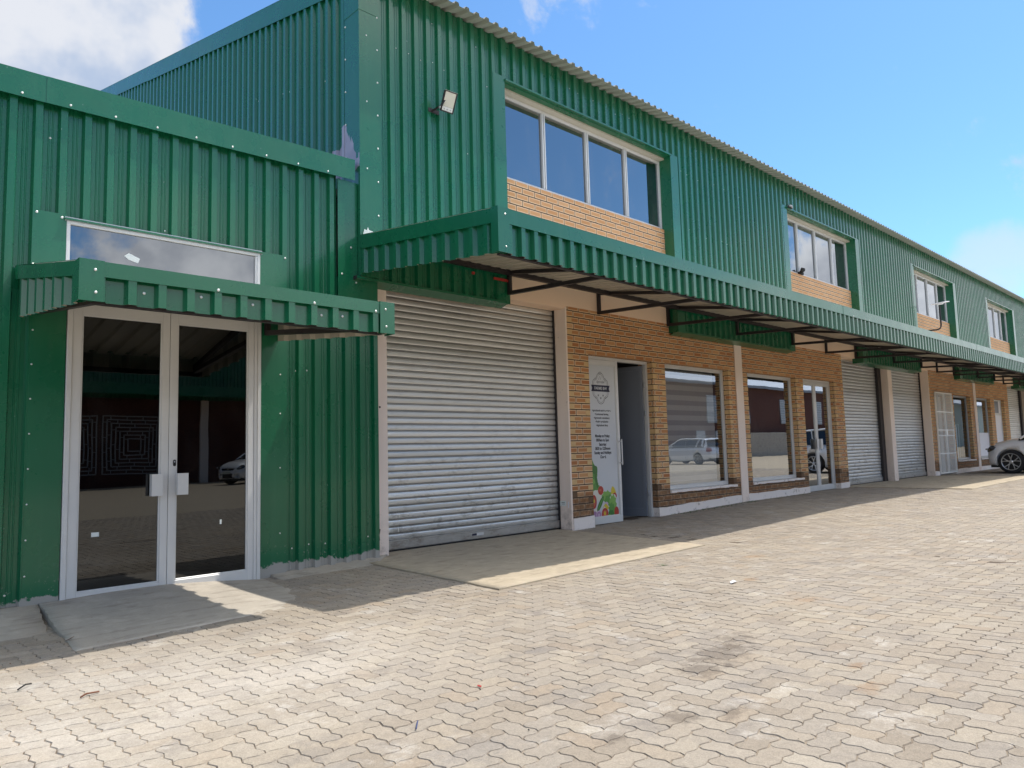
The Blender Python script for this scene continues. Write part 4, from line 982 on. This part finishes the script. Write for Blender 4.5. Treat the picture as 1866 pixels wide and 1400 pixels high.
# small things on the ground
def shard(name, label, cat, x, y, pts, m, z=.006, group=None):
    mb = MB(); n = len(pts); c = [(x+p[0], y+p[1], gz(x)+z+p[2]) for p in pts]; mb.add(c+[(p[0], p[1], p[2]-.0015) for p in c], [tuple(range(n)), tuple(range(n, 2*n))[::-1]]+[(k, (k+1) % n, n+(k+1) % n, n+k) for k in range(n)], m)
    return tag(mb.build(name), label, cat, group)
shard('paper_scrap', 'crumpled white paper scrap lying on sunlit paving beyond the concrete apron', 'litter', 1.18, -3.68, [(-.05,0,0),(.0,-.02,.012),(.05,.0,.0),(.03,.025,.014),(-.01,.03,.004)], 'white')
M['leaf_brown'] = mat('dry_leaf', (.16,.06,.03), .8); M['red_plastic'] = mat('red_plastic', (.5,.03,.03), .5); M['blue_ink'] = mat('blue_plastic', (.03,.05,.16), .5); M['weed'] = mat('weed_green', (.07,.13,.03), .8)
shard('dry_leaf', 'curled brown leaf by the broken concrete edge near the glass double door', 'leaf', -2.95, -1.30, [(-.02,0,0),(0,-.015,.012),(.03,.0,.02),(.015,.02,.004)], 'leaf_brown', .012)
shard('plastic_strip', 'tiny red plastic strip on the open paving in front', 'litter', -1.84, -4.03, [(-.003,-.016,0),(.003,-.014,.004),(.004,.016,.002),(-.002,.013,0)], 'red_plastic')
mb = MB(); g0 = gz(-2.3)+.008; mb.tube([(-2.37,-4.24,g0),(-2.335,-4.20,g0+.004),(-2.31,-4.17,g0)], .0028, 'blue_ink', 6); tag(mb.build('plastic_stick'), 'short blue plastic stick lying in a paving joint in the foreground', 'litter')
mb = MB(); g0 = gz(-3.2)+.008; mb.tube([(-3.21,-2.65,g0),(-3.18,-2.63,g0+.006),(-3.12,-2.62,g0)], .004, 'leaf_brown', 6); tag(mb.build('twig'), 'reddish brown twig on the pale paving left of the door ramp', 'twig')
mb = MB(); g0 = gz(-3.4)+.01; mb.tube([(-3.40,-2.27,g0),(-3.36,-2.235,g0+.01),(-3.33,-2.21,g0+.002)], .004, 'rubber', 6); tag(mb.build('wire_offcut'), 'black wire offcut on the pale paving at the far left', 'litter')
# grit, leaf crumbs and weeds nobody could count
rr = random.Random(77); mb = MB()
for k in range(520):
    if rr.random() < .5: x, y = rr.uniform(-3.8, 12), -rr.random()**1.4*5.6
    else: x, y = rr.uniform(-3, 12), -rr.random()**2*.8-.02
    if -1.9 < y and -3 < x < 3.4 and rr.random() < .5: continue
    s = rr.uniform(.002, .0055); a = rr.random()*6; z = gz(x)+.004+(.012 if (0 < x < 3.3 and y > -2.3) else 0)
    mb.add([(x+s*math.cos(a+q), y+s*1.1*math.sin(a+q), z) for q in (0, 1.7, 3.1, 4.6)]+[(x, y, z+s)], [(0,1,4),(1,2,4),(2,3,4),(3,0,4)], rr.choice(['leaf_brown','rubber','sand','paver']))
tag(mb.build('grit'), 'loose grit and leaf crumbs scattered over the paving', 'grit', kind='stuff')
mb = MB()
for k in range(230):
    x = rr.choice([rr.uniform(5.6, 8.2), rr.uniform(5.8, 7.4), rr.uniform(8.3, 10.6), rr.gauss(8.15,.12)]); y = -.04-abs(rr.gauss(0,.09)); z = gz(x); 
    for q in range(3):
        a = rr.random()*6.3; l = rr.uniform(.012,.035); w = .004
        mb.add([(x+w*math.sin(a), y-w*math.cos(a), z), (x-w*math.sin(a), y+w*math.cos(a), z), (x+l*math.cos(a), y+l*math.sin(a), z+rr.uniform(.006,.022))], [(0,1,2)], 'weed')
for k in range(40):
    a = rr.random()*6.3; l = rr.uniform(.015,.04); x, y = 1.6+rr.gauss(0,.015), -2.72+rr.gauss(0,.015)
    mb.add([(x+.003*math.sin(a), y, 0.0), (x-.003*math.sin(a), y, 0.0), (x+l*math.cos(a), y+l*math.sin(a), rr.uniform(.008,.02))], [(0,1,2)], 'weed')
tag(mb.build('weeds'), 'thin weeds growing along the foot of the plinth and in a joint', 'weeds', kind='stuff')

# ================================================================== CARS
def carpaint(t, p):
    t.l.new(t.mix(t.noise(pos(t), 2, 2), (.84,.84,.84), (.87,.87,.86)), p.inputs['Base Color'])
M['car_white'] = mat('white_car_paint', (.62,.63,.64), .28, .15, .5, carpaint, .8)
M['tyre'] = mat('tyre', (.018,.018,.018), .8); M['rim'] = mat('rim', (.55,.56,.57), .28, .85); M['rimdark'] = mat('rim_dark', (.01,.01,.012), .4)
M['car_glass'] = mat('car_glass', (.008,.010,.012), .05, 0, .8); M['lamp'] = mat('lamp_lens', (.03,.035,.04), .08, .3, .9, None, 1.0); M['lampglow'] = mat('lamp_reflector', (.5,.5,.5), .15, .9); M['tail'] = mat('tail_lens', (.30,.01,.01), .15); M['plastic'] = mat('black_plastic', (.012,.012,.013), .5); M['plate'] = mat('number_plate', (.6,.6,.5), .5)
def child(mb_, name, parent, bevel=0):
    o = mb_.build(name, None, bevel); o.parent = parent; return o
def make_car(label, first=True):
    root = empty('parked_car', (0,0,0), label, 'car')
    ys = np.array([-2.07,-2.03,-1.90,-1.6,-1.3,-1.0,-.6,-.2,.2,.6,.95,1.3,1.6,1.85,2.00,2.08,2.12])
    def I(y, xs, vs): return float(np.interp(y, xs, vs))
    W = lambda y: I(y, [-2.07,-1.98,-1.7,-1.2,1.2,1.7,1.95,2.06,2.12], [.62,.76,.86,.895,.895,.87,.77,.60,.42])
    BT = lambda y: I(y, [-2.07,-1.95,-1.5,.85,1.3,1.75,1.98,2.08,2.12], [.60,.98,1.00,.97,.90,.80,.70,.60,.48])
    CT = lambda y: I(y, [-2.07,-1.95,-1.5,.85,1.3,1.75,1.98,2.08,2.12], [.62,1.00,1.03,1.04,.98,.88,.75,.62,.50])
    ZB = lambda y: I(y, [-2.07,-1.9,-1.5,1.5,1.9,2.12], [.36,.28,.19,.19,.22,.32])
    mb = MB(); vs = []; nn = 0
    yy = np.linspace(-2.07, 2.12, 47)
    for y in yy:
        w, b, c, z = W(y), BT(y), CT(y), ZB(y)
        half = [(w*.90,z),(w*.975,z+.10),(w*1.0,z+(b-z)*.40),(w*.995,z+(b-z)*.62),(w*.975,b-.10),(w*.93,b-.025),(w*.84,b+.008),(w*.55,c-.012),(w*.25,c)]
        sec = [(-p[0], p[1]) for p in half] + [(p[0], p[1]) for p in half[::-1]]; nn = len(sec)
        vs += [(p[0], y, p[1]) for p in sec]
    fs = [(i*nn+k, i*nn+(k+1) % nn, (i+1)*nn+(k+1) % nn, (i+1)*nn+k) for i in range(len(yy)-1) for k in range(nn)]
    fs += [tuple(range(nn))[::-1], tuple((len(yy)-1)*nn+k for k in range(nn))]
    mb.add(vs, fs, 'car_white', True); body = child(mb, 'body', root)
    # cut the wheel arches out
    cut = MB()
    for (cy, s) in ((1.30,-1),(1.30,1),(-1.28,-1),(-1.28,1)):
        n = 40; a, b = sorted((s*.62, s*1.1)); v = []
        for x in (a, b):
            for k in range(n): v.append((x, cy+.375*math.cos(2*PI*k/n), .325+.375*math.sin(2*PI*k/n)))
        cut.add(v, [(k, (k+1) % n, n+(k+1) % n, n+k) for k in range(n)]+[tuple(range(n))[::-1], tuple(range(n, 2*n))], 'plastic')
    for z0, z1, x0, x1 in ((.30,.44,-.70,-.47),(.30,.44,.47,.70),(.26,.46,-.38,.38),(.58,.66,-.40,.40)):   # bumper intakes
        cut.box(x0, x1, 1.86 if abs(x0+x1) > .5 else 1.97, 2.3, z0, z1, 'plastic')
    co = cut.build('cutter')
    md = body.modifiers.new('b', 'BOOLEAN'); md.object = co; md.operation = 'DIFFERENCE'; 
    for sv in ('EXACT', 'FLOAT', 'MANIFOLD', 'FAST'):
        try: md.solver = sv
        except Exception: continue
        dg = bpy.context.evaluated_depsgraph_get(); dg.update(); me = bpy.data.meshes.new_from_object(body.evaluated_get(dg)); print(sv, len(me.polygons), len(body.data.polygons), len(co.data.polygons))
        if len(me.polygons) > 200: break
    print('CARBODY', len(me.polygons)); body.modifiers.clear(); body.data = me; bpy.data.objects.remove(co)
    for q in me.polygons: q.use_smooth = q.area < .05 and True
    # cabin
    mb = MB(); st = [(-1.98,1.00,1.02,.83,.78),(-1.75,1.00,1.36,.86,.62),(-1.55,1.0,1.42,.87,.64),(-.95,1.0,1.455,.88,.66),(-.2,1.0,1.465,.88,.67),(.25,1.0,1.44,.88,.66),(.50,.99,1.36,.87,.65),(.92,.98,1.06,.86,.78),(1.08,.97,.985,.85,.80)]
    for i in range(len(st)-1):
        (y0,b0,t0,w0,v0), (y1,b1,t1,w1,v1) = st[i], st[i+1]
        for s in (-1, 1):
            gl = 'car_glass' if i not in (0,) else 'car_white'
            mb.add([(s*w0,y0,b0-.05),(s*w1,y1,b1-.05),(s*v1,y1,t1),(s*v0,y0,t0)], [(0,1,2,3)], gl, True)
        top = 'car_glass' if i in (0,5,6,7) and i != 5 else 'car_white'
        if i == 0: top = 'car_glass'
        mb.add([(-v0,y0,t0),(0,y0,t0+.03),(v0,y0,t0),(-v1,y1,t1),(0,y1,t1+.03),(v1,y1,t1)], [(0,1,4,3),(1,2,5,4)], top, True)
    child(mb, 'cabin', root)
    mb = MB()
    for s in (-1, 1):      # pillars and roof rails
        mb.tube([(s*.86,1.05,.97),(s*.80,.92,1.06),(s*.665,.50,1.36),(s*.675,.25,1.44),(s*.685,-.2,1.465),(s*.675,-.95,1.455),(s*.655,-1.55,1.42),(s*.64,-1.75,1.37),(s*.80,-1.98,1.0)], .032, 'car_white', 8)
        mb.bar((s*.885,-.35,.96),(s*.69,-.30,1.45),.07,.02,'plastic',up=(0,1,0)); mb.bar((s*.88,-1.25,.96),(s*.67,-1.35,1.43),.16,.03,'car_white',up=(0,1,0)); mb.bar((s*.87,-1.7,.96),(s*.66,-1.62,1.40),.30,.03,'car_white',up=(0,1,0))
    mb.box(-.55,.55,-1.95,-1.76,1.37,1.40,'car_white')
    child(mb, 'pillar', root, .01)
    for s in (-1, 1):
        mb = MB(); v = [];            # headlight following the corner of the body
        P = [(1.66,.735),(1.74,.79),(1.84,.785),(1.93,.745),(2.00,.69),(2.035,.655),(2.03,.615),(1.98,.605),(1.88,.625),(1.76,.66)]
        # wrap: x offset from body side at each y
        for (y, z) in P: v.append((s*(W(y)*.985+.012-.06*max(0,(z-.66))/.1*.4), y+.012, z))
        v2 = [(p[0]*.93, p[1]-.02, p[2]) for p in v]; n = len(v); mb.add(v+v2, [tuple(range(n))]+[(k, (k+1) % n, n+(k+1) % n, n+k) for k in range(n)], 'lamp')
        hl = child(mb, 'headlight', root)
        mb = MB(); mb.tube([(s*(W(1.84)*.985+.017), 1.84+.012, .70),(s*(W(1.9)*.985+.019), 1.9+.012, .69)], .022, 'lampglow', 10); o = child(mb, 'reflector', hl)
        mb = MB(); mb.add([(s*.80,-1.93,.92),(s*.70,-2.045,.92),(s*.70,-2.06,.70),(s*.84,-1.90,.70),(s*.55,-2.075,.74),(s*.55,-2.05,.90)], [(0,1,2,3),(1,5,4,2)], 'tail'); child(mb, 'tail_light', root)
        mb = MB(); mb.tube([(s*.89,.62,1.0),(s*1.0,.60,1.03)], .03, 'plastic', 8); mb.box(*sorted((s*.97,s*1.10)), .53, .62, .98, 1.10, 'car_white'); child(mb, 'side_mirror', root, .02)
        mb = MB()   # door shut lines and handle
        for y0_ in (.78,-.32,-1.0):
            mb = MB(); mb.quad((s*.899,y0_-.004,.28),(s*.899,y0_+.004,.28),(s*.880,y0_+.004,.90),(s*.880,y0_-.004,.90), 'plastic'); child(mb, 'door_seam', root)
        mb = MB(); mb.box(*sorted((s*.89,s*.915)), -.20, -.04, .80, .825, 'car_white'); child(mb, 'door_handle', root)
    mb = MB(); mb.box(-.26,.26,2.10,2.125,.44,.55,'plate'); mb.box(-.40,.40,1.98,2.03,.27,.46,'plastic'); mb.box(-.42,.42,2.0,2.06,.59,.65,'plastic'); mb.disc((0,2.06,.66),(0,1,0),.05,.02,'rim',16); child(mb, 'grille', root)
    mb = MB(); mb.box(-.80,.80,-1.95,1.9,.17,.24,'plastic'); mb.box(-.70,.70,-2.05,-1.9,.30,.36,'plastic'); child(mb, 'underbody', root)
    def wheel(cx_, cy_, s):
        mb = MB(); n = 36; prof = [(.235,.10),(.265,.105),(.305,.102),(.325,.085),(.330,.05),(.330,-.05),(.325,-.085),(.30,-.10),(.235,-.10)]; v = []
        for (r, x) in prof:
            for k in range(n): v.append((cx_+s*x, cy_+r*math.cos(2*PI*k/n), .33+r*math.sin(2*PI*k/n)))
        m_ = len(prof); mb.add(v, [(i*n+k, i*n+(k+1) % n, (i+1)*n+(k+1) % n, (i+1)*n+k) for i in range(m_-1) for k in range(n)], 'tyre', True); wv = MB(); wv = mb
        wo = child(mb, 'wheel', root)
        mb = MB(); v = []
        for (r, x) in [(.240,.102),(.225,.105),(.220,.08),(.21,.02),(.03,.01)]:
            for k in range(n): v.append((cx_+s*x, cy_+r*math.cos(2*PI*k/n), .33+r*math.sin(2*PI*k/n)))
        mb.add(v, [(k, (k+1) % n, n+(k+1) % n, n+k) for k in range(n)]+[(n+k, n+(k+1) % n, 2*n+(k+1) % n, 2*n+k) for k in range(n)], 'rim', True)
        mb.add(v[2*n:], [(i*n+k, i*n+(k+1) % n, (i+1)*n+(k+1) % n, (i+1)*n+k) for i in range(2) for k in range(n)]+[tuple(2*n+k for k in range(n))], 'rimdark')
        for q in range(5):
            a = 2*PI*q/5+.3
            for da, sp in ((.13, .26), (-.13, -.26)):
                p = lambda r, ang, x: (cx_+s*x, cy_+r*math.cos(ang), .33+r*math.sin(ang))
                mb.bar(p(.05,a,.085), p(.125,a+da*.9,.095), .022, .02, 'rim', up=(1,0,0)); mb.bar(p(.12,a+da*.9,.095), p(.228,a+sp,.100), .020, .02, 'rim', up=(1,0,0))
        mb.disc((cx_+s*.085, cy_, .33), (s,0,0), .052, .016, 'rim', 16); child(mb, 'rim', wo)
    for ch in root.children:      # short front overhang
        for v in ch.data.vertices:
            if v.co.y > 1.62: v.co.y = 1.62+(v.co.y-1.62)*.70
    for cy_ in (1.30,-1.28):
        for s in (-1, 1): wheel(s*.78, cy_, s)
    return root
def copy_tree(o, parent=None):
    c = o.copy(); C.objects.link(c)
    if parent: c.parent = parent
    for ch in list(o.children): copy_tree(ch, c)
    return c
car = make_car('white hatchback parked nose to the shopfront at the right edge with split spoke alloy wheels')
car.location = (21.62, -2.76, gz(21)); car.scale = (1.02,)*3; car.rotation_euler = (0,0,math.radians(-2))
c2 = copy_tree(car); c2['label'] = 'white hatchback seen mirrored in the striped shop window'; c2.location = (34.2, -17.4, .10); c2.rotation_euler = (0,0,math.radians(-168))
c3 = copy_tree(car); c3['label'] = 'white car seen mirrored at the right edge of the dark glass double door'; c3.location = (10.1, -23.2, .08); c3.rotation_euler = (0,0,math.radians(82))
for c in (car, c2, c3): c['group'] = 'white cars parked in the yard'

# ================================================================== ACROSS THE YARD (seen mirrored in the glass)
OB = empty('opposite_warehouse', (8, -30, 0), 'dark brick and green building across the yard mirrored in the glass door', 'warehouse')
def op_wall(): pass
mb = MB(); mb.box(-30, 34, -29.0, -28.6, -.2, 3.9, 'brick_dark'); mb.build('brick_wall', OB)
mb = MB(); sheet(mb, (34, -28.45, 0), (-1,0,0), (0,1,0), 64, 3.9, 6.6, fine=False); build_no_recalc(mb, 'facade_cladding', OB)
mb = MB(); mb.box(-30, 34, -28.6, -26.9, 4.10, 4.16, 'roof'); mb.box(-30, 34, -26.93, -26.88, 3.95, 4.42, 'green'); mb.build('canopy', OB)
mb = MB(); v = [(-30,-28.1,6.65),(34,-28.1,6.65),(34,-38,8.9),(-30,-38,8.9)]; mb.quad(*v, 'roof'); mb.quad(*[(p[0],p[1],p[2]-.05) for p in v[::-1]], 'roof'); mb.box(-30,34,-38,-37.8,-.2,8.8,'room'); mb.build('roof', OB)
for cxp in (3.6, 6.35, .85, -2.4, 15.2, 18.5):     # patterned screens: nested squares of pale bars
    mb = MB(); cz = 1.85; R0 = 1.28; rr = random.Random(int(cxp*10))
    for k in range(7):
        r = R0-k*.165
        for (a, b, c, d) in ((-r,r,r-.05,r),(-r,r,-r,-r+.05),(-r,-r+.05,-r,r),(r-.05,r,-r,r)): mb.box(cxp+a, cxp+b, -28.57, -28.545, cz+c, cz+d, 'screen')
        if k < 6:
            m_ = max(1, int(2*r/.55))
            for j in range(m_):
                q = -r+(j+.5+.25*(k % 2))*2*r/m_
                for s in (-1, 1):
                    mb.box(cxp+q, cxp+q+.03, -28.57, -28.545, *sorted((cz+s*r, cz+s*(r-.165))), 'screen'); mb.box(*sorted((cxp+s*r, cxp+s*(r-.165))), -28.57, -28.545, cz+q, cz+q+.03, 'screen')
    mb.build('patterned_screen', OB)
for X in (9.2, 12.2): mb = MB(); mb.box(X, X+.35, -28.58, -28.45, -.2, 3.9, 'plaster'); mb.build('pillar', OB)
BB = empty('brick_block', (60, -30, 0), 'red brick block with pale roof mirrored in the shop windows', 'building')
mb = MB(); mb.box(42, 92, -32, -27.3, -.2, 6.6, 'brick_dark'); mb.build('brick_wall', BB); mb = MB(); mb.box(92, 190, -32, -27.3, -.2, 6.6, 'pale_wall'); mb.build('pale_wall', BB)
mb = MB(); v = [(41.5,-26.9,6.75),(190,-26.9,6.75),(190,-46,12.5),(41.5,-46,12.5)]; mb.quad(*v, 'poster'); mb.quad(*[(p[0],p[1],p[2]-.06) for p in v[::-1]], 'poster'); mb.build('roof', BB)
mb = MB(); mb.box(41.5, 190, -26.95, -26.8, 6.5, 6.75, 'slate'); mb.build('gutter', BB)
for X in (52.3, 58.2, 66, 74): 
    mb = MB(); mb.box(X, X+1.6, -27.29, -27.22, 3.2, 5.6, 'alu_grey'); 
    for k in range(10): mb.box(X, X+1.6, -27.22, -27.20, 3.25+k*.24, 3.30+k*.24, 'slate')
    mb.build('window', BB)
for X in (50.5, 53.5): mb = MB(); mb.box(X, X+1.4, -27.29, -27.2, 0, 2.5, 'alu_grey'); mb.build('door', BB)
mb = MB(); mb.box(57.5, 92, -26.6, -26.4, -.1, 2.3, 'ramp')
for r in range(11):
    mb.box(57.5, 92, -26.4, -26.395, r*.21, r*.21+.012, 'sand')
tag(mb.build('block_wall'), 'grey concrete block wall across the yard mirrored in the shop window', 'wall')

# ================================================================== SKY, SUN, CAMERA
SUN = Vector((.44, -.14, 1.0)).normalized()
w = bpy.data.worlds.new('World'); bpy.context.scene.world = w; w.use_nodes = True
t = NT(w.node_tree); t.n.clear(); o = t.add('ShaderNodeOutputWorld'); bg = t.add('ShaderNodeBackground'); sky = t.add('ShaderNodeTexSky')
sky.sky_type = 'NISHITA'; sky.sun_disc = False; sky.sun_elevation = math.asin(SUN.z); sky.sun_rotation = math.atan2(SUN.x, SUN.y)
sky.altitude = 900; sky.air_density = 1.0; sky.dust_density = .9; sky.ozone_density = 1.2
tc = t.add('ShaderNodeTexCoord').outputs['Generated']; D = t.v('NORMALIZE', tc); dz = t.sep(D)
pl = t.v('DIVIDE', D, t.comb(t.m('ADD', dz[2], .25), t.m('ADD', dz[2], .25), t.m('ADD', dz[2], .25)))
n1 = t.noise(D, 5.2, 9, .58, .25); n2 = t.noise(D, 17, 8, .62, .3); n0 = t.noise(D, 2.3, 4, .5)
def spot(c, a, b): return t.mapr(t.v('DOT_PRODUCT', D, tuple(Vector(c).normalized())), math.cos(math.radians(a)), math.cos(math.radians(b)), 0, 1)
nn_ = t.m('ADD', t.m('MULTIPLY', n1, .65), t.m('MULTIPLY', n2, .35))
# big cumulus beyond the low roof on the left
m1 = t.mapr(t.m('ADD', t.m('MULTIPLY', spot((.10,.86,.50), 13.5, 4), .50), t.m('SUBTRACT', nn_, .28)), .30, .46)
m2 = t.mapr(t.m('ADD', t.m('MULTIPLY', spot((.620,.560,.560), 5, 1.0), .22), t.m('SUBTRACT', n2, .28)), .36, .60, 0, .5)
zl = t.m('SUBTRACT', dz[2], t.m('MULTIPLY', t.mapr(t.sep(D)[1], .05, -.2), .095))
low = t.mapr(t.m('ADD', zl, t.m('MULTIPLY', t.m('SUBTRACT', nn_, .5), -.62)), .13, .19, 1, 0)
low = t.m('MULTIPLY', low, t.mapr(n0, .34, .50, .55, 1))
m3 = t.mapr(t.m('ADD', t.m('MULTIPLY', spot((.960,.205,.195), 4.0, .8), .42), t.m('SUBTRACT', nn_, .28)), .38, .66, 0, .5)
m4 = t.mapr(t.m('ADD', t.m('MULTIPLY', spot((.33,-.92,.215), 10, 3), .34), t.m('SUBTRACT', nn_, .28)), .34, .50)
m2 = t.m('MAXIMUM', t.m('MAXIMUM', m2, m3), m4)
mask = t.m('MAXIMUM', t.m('MAXIMUM', m1, m2), low)
# extra-bright unseen cloud added behind and above the camera as white fill light
dxyz = t.sep(D)
fill_cloud = t.m('MAXIMUM', t.m('MULTIPLY', t.mapr(dxyz[1], .12, -.15), t.mapr(dz[2], .46, .56)), t.mapr(dz[2], .74, .84))
fill_cloud = t.m('MULTIPLY', t.m('MULTIPLY', fill_cloud, t.mapr(nn_, .40, .50)), t.mapr(dxyz[0], -.45, .0))
shade = t.mapr(t.noise(t.v('ADD', D, (0,0,.035)), 6.5, 5, .55), .42, .62)
ccol = t.mix(t.m('MULTIPLY', shade, t.m('MAXIMUM', m1, low)), (4.1,4.25,4.6), (2.4,2.95,3.95))
ccol = t.mix(t.mapr(t.sep(D)[1], .0, -.2), ccol, t.mix(t.m('MULTIPLY', shade, .8), (9,9.1,9.4), (4.2,4.5,5.2)))
skc = t.mix(1, sky.outputs[0], (.72,1.03,1.22), 'MULTIPLY')
col = t.mix(mask, skc, ccol); col = t.mix(fill_cloud, col, (13.5,13.2,12.6))
t.l.new(col, bg.inputs[0]); bg.inputs[1].default_value = .132; t.l.new(bg.outputs[0], o.inputs[0])
sl = bpy.data.lights.new('sun', 'SUN'); sl.energy = 3.0; sl.angle = math.radians(.53); sl.color = (1, .955, .88)
so = bpy.data.objects.new('sun', sl); C.objects.link(so); so.rotation_euler = SUN.to_track_quat('Z', 'Y').to_euler(); so.location = (0,-5,20)

cam = bpy.data.cameras.new('camera'); co = bpy.data.objects.new('camera', cam); C.objects.link(co); bpy.context.scene.camera = co
yaw, pitch, roll, f = .76787, .092353, -.026609, 1341.1
F = Vector((math.sin(yaw)*math.cos(pitch), math.cos(yaw)*math.cos(pitch), math.sin(pitch))); R0 = Vector((math.cos(yaw), -math.sin(yaw), 0)); U0 = R0.cross(F)
r = R0*math.cos(roll)+U0*math.sin(roll); u = -R0*math.sin(roll)+U0*math.cos(roll)
mw = Matrix((r, u, -F)).transposed().to_4x4(); mw.translation = Vector((-4.242, -6.8, 1.09)); co.matrix_world = mw
cam.sensor_fit = 'HORIZONTAL'; cam.sensor_width = 36; cam.lens = f/1866*36; cam.clip_end = 2000; cam.clip_start = .05
s = bpy.context.scene
s.view_settings.view_transform = 'Standard'; s.view_settings.look = 'None'; s.view_settings.gamma = 1; s.view_settings.exposure = .56
s.render.engine = 'CYCLES'; s.cycles.max_bounces = 8; s.cycles.transparent_max_bounces = 16
